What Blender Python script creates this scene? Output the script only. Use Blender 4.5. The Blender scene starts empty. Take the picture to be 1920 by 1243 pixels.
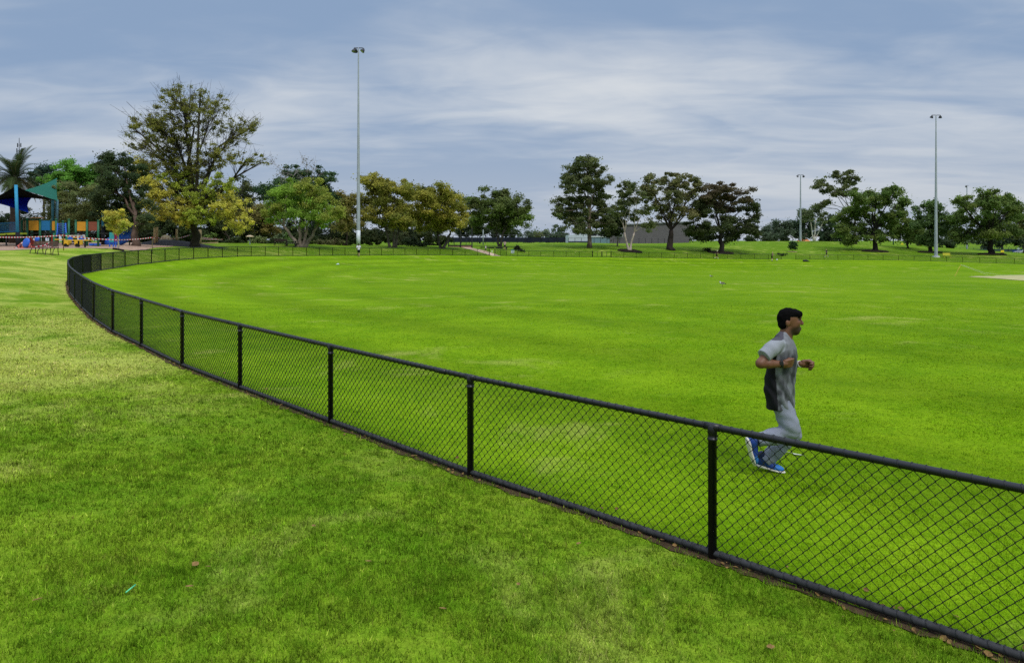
import bpy, math, random
import numpy as np
from mathutils import Vector, Matrix
R = math.radians
rng = np.random.default_rng(7)
random.seed(7)
SC = bpy.context.scene
COL = SC.collection

# ------------------------------------------------------------------ camera, world, sun, exposure
F, CX, HY, CZ = 1300.0, 960.0, 450.0, 2.2       # focal length in photo pixels, centre, horizon row, eye height
cd = bpy.data.cameras.new('camera')
cam = bpy.data.objects.new('camera', cd); COL.objects.link(cam)
cam.location = (0, 0, CZ); cam.rotation_euler = (R(90), 0, 0)
cd.sensor_fit = 'HORIZONTAL'; cd.sensor_width = 36.0; cd.lens = 36.0 * F / 1920
cd.shift_y = -(621.5 - HY) / 1920
cd.clip_start = 0.1; cd.clip_end = 4000
SC.camera = cam
SC.view_settings.view_transform = 'Standard'; SC.view_settings.look = 'None'
SC.view_settings.exposure = 0.12; SC.view_settings.gamma = 1.0
try:
    SC.cycles.max_bounces = 6; SC.cycles.diffuse_bounces = 3; SC.cycles.transparent_max_bounces = 8
    SC.cycles.use_denoising = False
except Exception: pass

SUN_EL, SUN_AZ = R(56), R(150)                   # azimuth measured clockwise from +Y
sd = bpy.data.lights.new('sun', 'SUN'); sd.energy = 1.5; sd.angle = R(11); sd.color = (1.0, 0.95, 0.88)
sun = bpy.data.objects.new('sun', sd); COL.objects.link(sun)
sdir = Vector((math.sin(SUN_AZ) * math.cos(SUN_EL), math.cos(SUN_AZ) * math.cos(SUN_EL), math.sin(SUN_EL)))
sun.rotation_euler = sdir.to_track_quat('Z', 'Y').to_euler()

class NT:
    """small helper for node trees"""
    def __init__(s, tree): s.t = tree; s.n = tree.nodes; s.l = tree.links
    def new(s, typ, **kw):
        n = s.n.new(typ)
        for k, v in kw.items(): setattr(n, k, v)
        return n
    def put(s, sock, v):
        if isinstance(v, bpy.types.NodeSocket): s.l.new(v, sock)
        elif isinstance(v, (tuple, list)) and len(v) == 3 and sock.type == 'RGBA': sock.default_value = (*v, 1)
        else: sock.default_value = v
    def math(s, op, a, b=0.0, c=0.0, clamp=False):
        n = s.new('ShaderNodeMath', operation=op, use_clamp=clamp)
        s.put(n.inputs[0], a); s.put(n.inputs[1], b); s.put(n.inputs[2], c); return n.outputs[0]
    def noise(s, vec, scale, detail=3, rough=0.55, dist=0.0, color=False):
        n = s.new('ShaderNodeTexNoise'); s.put(n.inputs['Vector'], vec)
        n.inputs['Scale'].default_value = scale; n.inputs['Detail'].default_value = detail
        n.inputs['Roughness'].default_value = rough; n.inputs['Distortion'].default_value = dist
        return n.outputs['Color' if color else 'Fac']
    def ramp(s, v, a, b, lo=0.0, hi=1.0):
        n = s.new('ShaderNodeMapRange', interpolation_type='SMOOTHSTEP', clamp=True)
        s.put(n.inputs[0], v); s.put(n.inputs[1], a); s.put(n.inputs[2], b); s.put(n.inputs[3], lo); s.put(n.inputs[4], hi); return n.outputs[0]
    def mix(s, f, a, b, mode='MIX'):
        n = s.new('ShaderNodeMix', data_type='RGBA', blend_type=mode)
        s.put(n.inputs[0], f); s.put(n.inputs[6], a); s.put(n.inputs[7], b); return n.outputs[2]
    def map(s, vec, scale=(1, 1, 1), rot=(0, 0, 0), loc=(0, 0, 0)):
        n = s.new('ShaderNodeMapping'); s.put(n.inputs[0], vec)
        n.inputs['Scale'].default_value = scale; n.inputs['Rotation'].default_value = rot; n.inputs['Location'].default_value = loc
        return n.outputs[0]

def build_world():
    w = bpy.data.worlds.new('World'); SC.world = w; w.use_nodes = True
    t = NT(w.node_tree); t.n.clear()
    out = t.new('ShaderNodeOutputWorld'); bg = t.new('ShaderNodeBackground')
    sky = t.new('ShaderNodeTexSky', sky_type='NISHITA'); sky.sun_disc = False
    sky.sun_elevation = SUN_EL; sky.sun_rotation = SUN_AZ
    sky.air_density = 1.0; sky.dust_density = 2.0
    tc = t.new('ShaderNodeTexCoord'); d = tc.outputs['Generated']
    sx = t.new('ShaderNodeSeparateXYZ'); t.put(sx.inputs[0], d)
    x, y, z = sx.outputs
    zz = t.math('ADD', t.math('MAXIMUM', z, 0.0), 0.13)
    cb = t.new('ShaderNodeCombineXYZ')
    t.put(cb.inputs[0], t.math('DIVIDE', x, zz)); t.put(cb.inputs[1], t.math('DIVIDE', y, zz))
    p = cb.outputs[0]
    big = t.noise(t.map(p, (0.55, 0.8, 1), (0, 0, R(18)), (3.1, 1.2, 0)), 0.9, 5, 0.52, 0.5)
    streak = t.noise(t.map(p, (0.5, 1.15, 1), (0, 0, R(-20)), (0.4, 7.7, 0)), 1.0, 5, 0.48, 1.2)
    wisp = t.noise(t.map(p, (0.9, 1.6, 1), (0, 0, R(25)), (5.0, 2.0, 0)), 2.4, 5, 0.52, 0.8)
    cl = t.math('ADD', t.math('MULTIPLY', big, 0.44), t.math('ADD', t.math('MULTIPLY', streak, 0.36), t.math('MULTIPLY', wisp, 0.20)))
    def lobe(px, py, ax, ay, amp):
        dx, dz = (px - CX) / F, (HY - py) / F
        # angular offset in (x/y , z/y)
        yy = t.math('MAXIMUM', y, 0.05)
        u = t.math('MULTIPLY', t.math('SUBTRACT', t.math('DIVIDE', x, yy), dx), F / ax)
        v = t.math('MULTIPLY', t.math('SUBTRACT', t.math('DIVIDE', z, yy), dz), F / ay)
        r2 = t.math('ADD', t.math('MULTIPLY', u, u), t.math('MULTIPLY', v, v))
        return t.math('MULTIPLY', t.math('POWER', 2.718, t.math('MULTIPLY', r2, -1.0)), amp)
    for a in SKY_LOBES: cl = t.math('ADD', cl, lobe(*a))
    f1 = t.ramp(cl, 0.36, 0.70)
    c = t.mix(f1, (0.250, 0.352, 0.520), (0.66, 0.69, 0.725))
    # warm-lilac veil low over the horizon
    hz = t.ramp(z, 0.02, 0.20, 1.0, 0.0)
    c = t.mix(t.math('MULTIPLY', hz, 0.55), c, (0.48, 0.525, 0.605))
    # an overcast sky is brighter overhead
    up = t.ramp(z, 0.36, 0.85, 1.0, 2.7)
    sc_ = t.new('ShaderNodeVectorMath', operation='SCALE'); t.put(sc_.inputs[0], c); t.put(sc_.inputs[3], t.math('MULTIPLY', up, 9.6))
    final = t.mix(0.93, sky.outputs[0], sc_.outputs[0])
    t.put(bg.inputs[0], final); bg.inputs[1].default_value = 0.1
    t.l.new(bg.outputs[0], out.inputs[0])
SKY_LOBES = [(1230, 185, 320, 85, 0.20), (1560, 50, 420, 130, -0.14), (80, 60, 520, 110, -0.12), (300, 330, 420, 110, -0.03), (980, 120, 260, 50, 0.03), (700, 40, 300, 60, -0.04),
             (420, 150, 420, 90, -0.04), (900, 330, 260, 45, -0.16), (1750, 250, 260, 90, 0.10), (1300, 330, 300, 40, 0.08), (640, 250, 200, 60, -0.06)]
build_world()

# ------------------------------------------------------------------ terrain
POSTS = [(1.63,5.64),(-0.45,7.5),(-2.49,9.52),(-4.53,11.55),(-6.36,13.37),(-8.37,15.66),(-10.18,17.68),(-12.14,20.13),(-14.15,22.84),
 (-16.0,25.4),(-17.85,28.0),(-19.66,30.7),(-21.38,33.4),(-22.95,36.2),
 (-24.46,39.48),(-24.9,41.0),(-25.68,43.32),(-26.38,45.84),(-27.09,48.55),(-28.04,52.01),(-28.37,54.56),(-28.94,57.84),(-29.49,61.42),(-29.66,64.6),(-29.79,67.95),(-29.6,70.86),(-29.41,74.24),(-28.93,76.93),(-28.27,79.43),(-27.45,81.52),(-26.49,83.8),(-25.56,86.25),(-24.61,88.64),(-23.57,91.1),(-22.52,93.48),(-21.32,95.85),(-20.15,98.08),(-18.92,100.46),(-17.63,102.85),(-16.23,105.14),(-14.78,107.25),(-13.24,109.26),(-11.56,111.34),(-9.74,113.51),(-7.82,115.53),(-5.88,117.61),
 (-3.9,119.62),(-2.98,120.3),(-1.98,121.0),(-0.98,121.79),(1.03,123.05),(3.01,124.2),(5.22,125.61),(7.63,127.1),(10.06,128.78),(12.65,130.47),(15.35,132.27),(19.19,134.15),(21.79,135.23),(24.47,136.52),(27.21,137.88),(29.97,138.9),(32.72,139.69),(35.54,140.42),(38.36,141.06),(41.22,141.75),(44.3,142.57),(47.27,143.24),(50.24,143.69),(53.26,144.07),(56.2,144.47),(59.2,144.66),(62.25,144.9),(65.27,145.04),(68.19,145.09),(71.49,145.07),(74.42,144.94),(77.46,144.73),(80.31,144.05),(82.89,142.92),(85.63,141.84),(87.96,140.35),(90.19,138.83),(92.58,137.23),(94.7,135.63),(97.05,133.93)]
def quad_z(X, Y):
    return CZ - 2.20273 - 0.06026 * X - 0.05386 * Y + 1e-3 * (0.42629 * X * X - 0.03897 * X * Y + 0.39692 * Y * Y)
NEAR_EXT = [(7.75, -0.4), (5.72, 1.72), (3.68, 3.7)]          # the fence runs on past the right edge of the picture
FAR_EXT = [(99.3, 132.0), (101.5, 129.9), (103.6, 127.7)]
CLOSE = [(110, 118), (113, 100), (110, 80), (100, 55), (82, 32), (58, 14), (32, 2), (14, -3)]
POLY = np.array(NEAR_EXT + POSTS + FAR_EXT + CLOSE)
def unproj(px, py, Z): return ((px - CX) / F * Z, Z, CZ - (py - HY) / F * Z)
ctrl = [(x, y, float(quad_z(x, y))) for x, y in POSTS]
ctrl += [(7.75, -0.4, -0.30), (5.72, 1.72, -0.36), (3.68, 3.7, -0.39)]
for x, y in [(-3, 3), (-7, 7), (-11, 12), (-2, -4), (4, -6), (-14, 16), (-17, 21), (-10, 0), (-20, 8), (-1, 5), (-20, 24)]:
    ctrl.append((x, y, float(quad_z(x, y))))
for a in [(1447, 886, 7.4), (1343, 530, 45), (1800, 518, 76), (900, 600, 22), (400, 530, 40),
          (100, 531, 30), (70, 505, 38), (85, 474, 50), (10, 474, 50), (30, 469, 54), (-80, 470, 54), (222, 469, 58), (180, 470, 55), (50, 462, 64), (-120, 462, 64), (254, 462.5, 70), (150, 463, 64), (50, 456, 85), (-150, 456, 90),
          (365, 463.5, 84), (330, 464, 80), (430, 463, 90), (522, 462, 95), (570, 463.5, 98), (672, 464, 108), (735, 464, 118), (825, 465, 125), (560, 459, 118), (700, 461, 130), (300, 455, 100),
          (890, 467, 130), (880, 468, 127), (935, 464, 142), (900, 459, 175), (960, 456.5, 185), (840, 462, 140),
          (1000, 460, 160), (1040, 457, 168), (1100, 456, 172), (1105, 465, 150), (1157, 462, 158), (1180, 471, 142), (1258, 469, 150), (1250, 457, 185), (1180, 457, 180), (1352, 474, 152), (1400, 454, 192), (1320, 456, 188), (1486, 472.5, 158), (1400, 468, 160), (1550, 453.5, 196), (1480, 453.5, 196), (1550, 468, 165),
          (1640, 471, 162), (1690, 459.5, 192), (1620, 456, 194), (1745, 474, 166), (1757, 482.5, 154), (1760, 466, 188), (1860, 477, 160), (1850, 473.5, 178), (1918, 479, 168), (2050, 490, 150), (2050, 482, 180),
          (1000, 456, 215), (1170, 458, 215), (1400, 456, 250), (1600, 458, 250), (1750, 467, 250), (1900, 476, 240), (800, 458, 215), (500, 456, 180), (200, 455, 170), (-200, 455, 150), (2150, 485, 240)]:
    ctrl.append(unproj(*a))
ctrl = np.array(ctrl)
def _phi(r2): return 0.5 * r2 * np.log(np.maximum(r2, 1e-12))
S_ = 0.01
_c = ctrl[:, :2] * S_
_K = _phi(((_c[:, None] - _c[None]) ** 2).sum(-1)) + np.eye(len(_c)) * 1.5e-5
_P = np.c_[np.ones(len(_c)), _c]
_A = np.block([[_K, _P], [_P.T, np.zeros((3, 3))]])
_w = np.linalg.solve(_A, np.r_[ctrl[:, 2], 0, 0, 0])
def gz(X, Y):
    X = np.asarray(X, float); Y = np.asarray(Y, float); sh = X.shape
    q = np.c_[X.ravel(), Y.ravel()]; out = np.empty(len(q))
    for i in range(0, len(q), 20000):
        s = q[i:i + 20000] * S_
        out[i:i + 20000] = _phi(((s[:, None] - _c[None]) ** 2).sum(-1)) @ _w[:-3] + _w[-3] + s @ _w[-2:]
    d = np.hypot(q[:, 0] - 20, q[:, 1] - 100)
    k = np.clip((d - 165) / 110, 0, 1); k = k * k * (3 - 2 * k)
    out = out * (1 - k) + (-1.2) * k
    r = out.reshape(sh)
    return float(r) if sh == () else r
def at(px, Z):
    X = (px - CX) / F * Z; return Vector((X, Z, gz(X, Z)))
def hit(px, py, z0=4.0, z1=300.0):
    Z = np.geomspace(z0, z1, 900); X = (px - CX) / F * Z
    h = (CZ - (py - HY) / F * Z) - gz(X, Z)
    i = np.where(h < 0)[0]
    k = i[0] if len(i) else len(Z) - 1
    return at(px, float(Z[k]))
def V(px, py, Z): return Vector(unproj(px, py, Z))

# ------------------------------------------------------------------ mesh and material helpers
def tag(o, label=None, cat=None, group=None, kind=None):
    if label: o['label'] = label
    if cat: o['category'] = cat
    if group: o['group'] = group
    if kind: o['kind'] = kind
    return o
def empty(name, loc, label, cat, group=None):
    o = bpy.data.objects.new(name, None); COL.objects.link(o); o.location = loc; o.empty_display_size = 0.3
    return tag(o, label, cat, group)
def children(o): return [c for c in bpy.data.objects if c.parent == o]
def copy_tree(o, parent=None):
    c = o.copy(); COL.objects.link(c)
    if parent: c.parent = parent
    for ch in children(o): copy_tree(ch, c)
    return c
def raw_mesh(name, verts, faces, mat, parent=None, smooth=False, tint=None, origin=None):
    verts = np.asarray(verts, np.float32).reshape(-1, 3)
    off = np.zeros(3, np.float32)
    if parent is not None:
        p = parent; off = np.array(p.location, np.float32)
        while p.parent is not None: p = p.parent; off = off + np.array(p.location, np.float32)
    elif origin is not None: off = np.array(origin, np.float32)
    me = bpy.data.meshes.new(name)
    v = verts - off
    if isinstance(faces, np.ndarray):
        k = faces.shape[1]; n = len(faces)
        me.vertices.add(len(v)); me.vertices.foreach_set('co', v.ravel())
        me.loops.add(n * k); me.loops.foreach_set('vertex_index', faces.astype(np.int32).ravel())
        me.polygons.add(n); me.polygons.foreach_set('loop_start', np.arange(0, n * k, k, dtype=np.int32))
        try: me.polygons.foreach_set('loop_total', np.full(n, k, np.int32))
        except Exception: pass
        me.update(calc_edges=True)
    else:
        me.from_pydata(v.tolist(), [], faces); me.update()
    if smooth: me.polygons.foreach_set('use_smooth', np.ones(len(me.polygons), bool))
    if tint is not None:
        a = me.attributes.new('tint', 'FLOAT_COLOR', 'POINT')
        t = np.asarray(tint, np.float32)
        if t.shape[1] == 3: t = np.c_[t, np.ones(len(t), np.float32)]
        a.data.foreach_set('color', t.ravel())
    me.materials.append(mat)
    o = bpy.data.objects.new(name, me); COL.objects.link(o)
    if parent is not None: o.parent = parent
    elif origin is not None: o.location = origin
    return o
class MB:
    def __init__(s): s.v = []; s.f = []; s.c = []
    def add(s, v, f, col=None):
        b = len(s.v); s.v += [tuple(p) for p in v]; s.f += [tuple(i + b for i in q) for q in f]
        s.c += [col or (1, 1, 1)] * len(v)
    def box(s, c, size, rz=0.0, rx=0.0, ry=0.0, col=None):
        m = Matrix.Translation(c) @ Matrix.Rotation(rz, 4, 'Z') @ Matrix.Rotation(ry, 4, 'Y') @ Matrix.Rotation(rx, 4, 'X')
        h = [a / 2 for a in size]
        v = [m @ Vector((x * h[0], y * h[1], z * h[2])) for x in (-1, 1) for y in (-1, 1) for z in (-1, 1)]
        s.add(v, [(0, 1, 3, 2), (4, 6, 7, 5), (0, 4, 5, 1), (2, 3, 7, 6), (0, 2, 6, 4), (1, 5, 7, 3)], col)
    def tube(s, pts, rad, n=8, cap=True, col=None, squash=None):
        pts = [Vector(p) for p in pts]
        if not isinstance(rad, (list, tuple)): rad = [rad] * len(pts)
        v = []; f = []
        up = None
        for i, p in enumerate(pts):
            d = (pts[min(i + 1, len(pts) - 1)] - pts[max(i - 1, 0)])
            d = d.normalized() if d.length > 1e-9 else Vector((0, 0, 1))
            if up is None: up = Vector((0, 0, 1)) if abs(d.z) < 0.9 else Vector((0, 1, 0))
            a = d.cross(up)
            if a.length < 1e-4: a = d.cross(Vector((1, 0, 0)))
            a.normalize(); b = a.cross(d).normalized(); up = b
            for k in range(n):
                t = 2 * math.pi * k / n
                v.append(p + (a * math.cos(t) + b * math.sin(t)) * rad[i])
        for i in range(len(pts) - 1):
            for k in range(n):
                f.append((i * n + k, i * n + (k + 1) % n, (i + 1) * n + (k + 1) % n, (i + 1) * n + k))
        if cap:
            f.append(tuple(range(n - 1, -1, -1))); f.append(tuple((len(pts) - 1) * n + k for k in range(n)))
        s.add(v, f, col)
    def lathe(s, c, prof, n=16, col=None, rot=None):
        v = []; f = []; m = rot or Matrix.Identity(3)
        for r, z in prof:
            for k in range(n):
                t = 2 * math.pi * k / n
                v.append(Vector(c) + m @ Vector((r * math.cos(t), r * math.sin(t), z)))
        for i in range(len(prof) - 1):
            for k in range(n): f.append((i * n + k, i * n + (k + 1) % n, (i + 1) * n + (k + 1) % n, (i + 1) * n + k))
        f.append(tuple(range(n - 1, -1, -1))); f.append(tuple((len(prof) - 1) * n + k for k in range(n)))
        s.add(v, f, col)
    def prism(s, pts, d, col=None):
        """closed outline pts (3-D) extruded by the vector d"""
        n = len(pts); a = [Vector(p) for p in pts]; b = [p + Vector(d) for p in a]
        s.add(a + b, [tuple(range(n - 1, -1, -1)), tuple(range(n, 2 * n))] + [(i, (i + 1) % n, n + (i + 1) % n, n + i) for i in range(n)], col)
    def build(s, name, mat, parent=None, smooth=False, tint=False, origin=None):
        return raw_mesh(name, s.v, s.f, mat, parent, smooth, s.c if tint else None, origin)

def bsdf_mat(name):
    m = bpy.data.materials.new(name); m.use_nodes = True
    t = NT(m.node_tree); t.n.clear()
    out = t.new('ShaderNodeOutputMaterial'); b = t.new('ShaderNodeBsdfPrincipled')
    t.l.new(b.outputs[0], out.inputs[0]); return m, t, b, out
def mat(name, col, rough=0.6, spec=0.4, var=0.18, scale=6.0, bump=0.0, bscale=40.0, metal=0.0, attr=False):
    m, t, b, out = bsdf_mat(name)
    g = t.new('ShaderNodeNewGeometry').outputs['Position']
    n = t.noise(g, scale, 4, 0.6)
    if attr:
        base = t.new('ShaderNodeAttribute', attribute_name='tint').outputs['Color']
    else:
        base = t.mix(0.0, (*col,), (*col,))
    k = t.ramp(n, 0.25, 0.75, 1 - var, 1 + var)
    sc_ = t.new('ShaderNodeVectorMath', operation='SCALE'); t.put(sc_.inputs[0], base); t.put(sc_.inputs[3], k)
    t.put(b.inputs['Base Color'], sc_.outputs[0]); b.inputs['Roughness'].default_value = rough
    b.inputs['Specular IOR Level'].default_value = spec; b.inputs['Metallic'].default_value = metal
    if bump:
        bn = t.new('ShaderNodeBump'); bn.inputs['Strength'].default_value = bump; bn.inputs['Distance'].default_value = 0.02
        t.put(bn.inputs['Height'], t.noise(g, bscale, 4, 0.6)); t.put(b.inputs['Normal'], bn.outputs[0])
    return m
def leaf_mat(name, trans=0.42):
    m, t, b, out = bsdf_mat(name)
    c = t.new('ShaderNodeAttribute', attribute_name='tint').outputs['Color']
    t.put(b.inputs['Base Color'], c); b.inputs['Roughness'].default_value = 0.55; b.inputs['Specular IOR Level'].default_value = 0.08
    tr = t.new('ShaderNodeBsdfTranslucent'); t.put(tr.inputs[0], c)
    mx = t.new('ShaderNodeMixShader'); mx.inputs[0].default_value = trans
    t.l.new(b.outputs[0], mx.inputs[1]); t.l.new(tr.outputs[0], mx.inputs[2]); t.l.new(mx.outputs[0], out.inputs[0])
    return m
LEAF = leaf_mat('foliage')

def turf_mat(name, c1, c2, dry, dry_lo=0.60, dry_hi=0.74, blade=False, fine=1.0, stripes=False, pale_left=False):
    m, t, b, out = bsdf_mat(name)
    g = t.new('ShaderNodeNewGeometry').outputs['Position']
    flat = t.map(g, (1, 1, 0.0))
    a = t.noise(flat, 0.09, 3, 0.55)
    a2 = t.noise(t.map(flat, (1, 1, 1), (0, 0, 0.5), (31, 7, 0)), 0.75, 4, 0.6)
    a3 = t.noise(flat, 5.5, 5, 0.7)
    s = t.math('ADD', t.math('MULTIPLY', a, 0.30), t.math('ADD', t.math('MULTIPLY', a2, 0.36), t.math('MULTIPLY', a3, 0.34)))
    col = t.mix(t.ramp(s, 0.38, 0.62), c1, c2)
    # straw-coloured thin patches
    dn = t.noise(t.map(flat, (1, 1, 1), (0, 0, 1.1), (11, 3, 0)), 0.42, 5, 0.68, 0.6)
    dbig = t.noise(t.map(flat, (1, 1, 1), (0, 0, 0), (3, 50, 0)), 0.06, 2, 0.5)
    dd = t.math('ADD', t.math('MULTIPLY', dn, 0.72), t.math('MULTIPLY', dbig, 0.28))
    if pale_left:
        sp = t.new('ShaderNodeSeparateXYZ'); t.put(sp.inputs[0], g)
        w = t.math('MULTIPLY', t.ramp(t.math('SUBTRACT', t.math('MULTIPLY', sp.outputs[1], 0.5), sp.outputs[0]), 5.0, 18.0, 0.0, 0.12), t.ramp(sp.outputs[1], 42.0, 70.0, 1.0, 0.0))
        dd = t.math('ADD', dd, w)
        # the bank beyond the oval is a coarser, deeper green sward
        col = t.mix(t.ramp(sp.outputs[1], 62.0, 112.0, 0.0, 0.75), col, (0.092, 0.180, 0.006))
    col = t.mix(t.math('MULTIPLY', t.ramp(dd, dry_lo, dry_hi), 0.85), col, dry)
    if stripes:
        e = t.new('ShaderNodeAttribute', attribute_name='edge').outputs['Fac']
        st = t.math('SINE', t.math('MULTIPLY', e, 2 * math.pi / 4.4))
        k = t.ramp(e, 0.0, 26.0, 0.16, 0.0)
        sc_ = t.new('ShaderNodeVectorMath', operation='SCALE'); t.put(sc_.inputs[0], col)
        t.put(sc_.inputs[3], t.math('ADD', 1.0, t.math('MULTIPLY', st, k))); col = sc_.outputs[0]
    if blade:
        at_ = t.new('ShaderNodeAttribute', attribute_name='tint').outputs['Color']
        col = t.mix(1.0, col, at_, 'MULTIPLY')
    else:
        # blades seen as a fine grain from a distance
        fn = t.noise(flat, 38.0 * fine, 3, 0.7); fn2 = t.noise(flat, 13.0 * fine, 2, 0.6)
        k = t.math('ADD', t.ramp(fn, 0.25, 0.78, 0.70, 1.24), t.ramp(fn2, 0.3, 0.7, -0.10, 0.12))
        sc_ = t.new('ShaderNodeVectorMath', operation='SCALE'); t.put(sc_.inputs[0], col); t.put(sc_.inputs[3], k); col = sc_.outputs[0]
        bn = t.new('ShaderNodeBump'); bn.inputs['Strength'].default_value = 0.5; bn.inputs['Distance'].default_value = 0.04
        t.put(bn.inputs['Height'], t.math('ADD', fn, t.math('MULTIPLY', t.noise(flat, 6.0, 3, 0.6), 1.2))); t.put(b.inputs['Normal'], bn.outputs[0])
    t.put(b.inputs['Base Color'], col); b.inputs['Roughness'].default_value = 0.9; b.inputs['Specular IOR Level'].default_value = 0.03
    if blade:
        tr = t.new('ShaderNodeBsdfTranslucent'); t.put(tr.inputs[0], col)
        mx = t.new('ShaderNodeMixShader'); mx.inputs[0].default_value = 0.45
        t.l.new(b.outputs[0], mx.inputs[1]); t.l.new(tr.outputs[0], mx.inputs[2]); t.l.new(mx.outputs[0], out.inputs[0])
    return m
FIELD_C = ((0.104, 0.212, 0.002), (0.182, 0.298, 0.006), (0.36, 0.37, 0.08))
LAWN_C = ((0.105, 0.212, 0.008), (0.225, 0.325, 0.020), (0.40, 0.43, 0.085))
M_field = turf_mat('field_turf', *FIELD_C, dry_lo=0.535, dry_hi=0.72, stripes=True)
M_lawn = turf_mat('lawn_turf', *LAWN_C, dry_lo=0.51, dry_hi=0.70, pale_left=True)
M_fblade = turf_mat('field_blades', *FIELD_C, dry_lo=0.535, dry_hi=0.72, blade=True)
M_lblade = turf_mat('lawn_blades', *LAWN_C, dry_lo=0.51, dry_hi=0.70, blade=True, pale_left=True)

# ------------------------------------------------------------------ ground sheets
def poly_sd(X, Y, poly=POLY):
    """signed distance to the closed outline, positive inside"""
    P = np.c_[np.ravel(X), np.ravel(Y)]; A = poly; B = np.roll(poly, -1, 0)
    best = np.full(len(P), 1e9); ins = np.zeros(len(P), bool)
    for a, b in zip(A, B):
        d = b - a; t = np.clip(((P - a) @ d) / (d @ d), 0, 1)
        best = np.minimum(best, np.hypot(*(P - a - t[:, None] * d).T))
        c = (a[1] > P[:, 1]) != (b[1] > P[:, 1])
        xi = a[0] + (P[:, 1] - a[1]) * (b[0] - a[0]) / (b[1] - a[1] if b[1] != a[1] else 1e-9)
        ins ^= c & (P[:, 0] < xi)
    return np.where(ins, best, -best).reshape(np.shape(X))
def grid_faces(nx, ny):
    i = np.arange(nx * ny).reshape(ny, nx)
    return np.stack([i[:-1, :-1], i[:-1, 1:], i[1:, 1:], i[1:, :-1]], -1).reshape(-1, 4)
def make_ground():
    def axis(lo, hi, a, n): return a * np.sinh(np.linspace(math.asinh(lo / a), math.asinh(hi / a), n))
    xs = axis(-1500, 1500, 9, 380); ys = axis(-60, 2800, 9, 380)
    X, Y = np.meshgrid(xs, ys); Z = gz(X, Y)
    sd_ = poly_sd(X, Y)
    Z = Z - np.clip(sd_ * 0.12 - 0.04, 0, 0.2)
    o = raw_mesh('ground', np.c_[X.ravel(), Y.ravel(), Z.ravel()], grid_faces(len(xs), len(ys)), M_lawn, smooth=True)
    tag(o, 'mown grass around the oval, rising to a bank', 'ground', kind='structure')
make_ground()
def resample(pts, step):
    pts = np.array(pts, float); out = []
    for a, b in zip(pts[:-1], pts[1:]):
        n = max(1, int(np.hypot(*(b - a)) / step))
        for k in range(n): out.append(a + (b - a) * k / n)
    out.append(pts[-1]); return np.array(out)
def make_field():
    B = resample(np.r_[POLY, POLY[:1]], 0.8)[:-1]; C = np.array([36.0, 78.0]); n = len(B)
    d = np.r_[0, 0.3, 0.8, 1.5, np.geomspace(2.5, 60, 46)]          # metres in from the fence, towards the centre
    rows = []
    L = np.hypot(*(B - C).T)
    for k in d: rows.append(B + (C - B) * np.minimum(k / L, 0.985)[:, None])
    rows.append(np.repeat(C[None], n, 0))
    P = np.concatenate(rows); Z = gz(P[:, 0], P[:, 1]) + 0.006
    i = np.arange(len(rows) * n).reshape(len(rows), n); j = np.roll(i, -1, 1)
    f = np.stack([i[:-1], j[:-1], j[1:], i[1:]], -1).reshape(-1, 4)
    o = raw_mesh('playing_field', np.c_[P, Z], f[:, ::-1], M_field, smooth=True)
    a = o.data.attributes.new('edge', 'FLOAT', 'POINT'); a.data.foreach_set('value', np.maximum(poly_sd(P[:, 0], P[:, 1]), 0).astype(np.float32))
    tag(o, 'bright green turf of the oval inside the fence', 'playing field', kind='structure')
make_field()
def drape(name, pts, width, lift, m, label=None, step=0.5, kind='structure', wob=0.0, cross=3, off=0.0):
    """a ribbon that follows the ground"""
    c = resample(pts, step); n = len(c)
    t = np.gradient(c, axis=0); t /= np.hypot(*t.T)[:, None] + 1e-9; nr = np.c_[-t[:, 1], t[:, 0]]
    w = np.interp(np.linspace(0, 1, n), np.linspace(0, 1, len(width)), width) if isinstance(width, (list, tuple)) else np.full(n, width)
    V_ = []
    for k in range(cross):
        s = (k / (cross - 1) - 0.5)
        q = c + nr * ((s * w + off) + wob * rng.normal(size=n) * (abs(s) > 0.4))[:, None]
        V_.append(np.c_[q, gz(q[:, 0], q[:, 1]) + lift])
    V_ = np.stack(V_, 1).reshape(-1, 3)
    return tag(raw_mesh(name, V_, grid_faces(cross, n), m, smooth=True), label, None, kind=kind)
def patch(name, outline, lift, m, label=None, n=24, kind='structure'):
    """a flat area that follows the ground; outline in ground x, y"""
    o = resample(list(outline) + [outline[0]], 1.0)[:-1]; c = o.mean(0)
    rows = [c + (o - c) * s for s in np.linspace(0.02, 1, n)]
    P = np.concatenate(rows); Z = gz(P[:, 0], P[:, 1]) + lift
    i = np.arange(n * len(o)).reshape(n, len(o)); j = np.roll(i, -1, 1)
    f = np.stack([i[:-1], i[1:], j[1:], j[:-1]], -1).reshape(-1, 4)
    return tag(raw_mesh(name, np.c_[P, Z], f, m, smooth=True), label, None, kind=kind)
M_soil = mat('soil', (0.07, 0.045, 0.025), 0.95, 0.1, 0.45, 9, 0.6, 60)
M_bark = mat('tan_bark', (0.36, 0.24, 0.17), 0.95, 0.1, 0.3, 3, 0.6, 30)
M_path = mat('gravel_path', (0.50, 0.37, 0.26), 0.95, 0.1, 0.15, 2, 0.3, 30)
M_clay = mat('pitch_clay', (0.40, 0.37, 0.17), 0.95, 0.1, 0.2, 1.5, 0.2, 30)
M_mulch = mat('dark_mulch', (0.022, 0.016, 0.012), 0.95, 0.1, 0.4, 6, 0.8, 25)
drape('bare_soil', NEAR_EXT + POSTS[:14], 0.12, 0.010, M_soil, 'strip of bare brown soil under the fence', 0.10, wob=0.02, off=0.035)
g2 = lambda px, Z: ((px - CX) / F * Z, Z)
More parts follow.
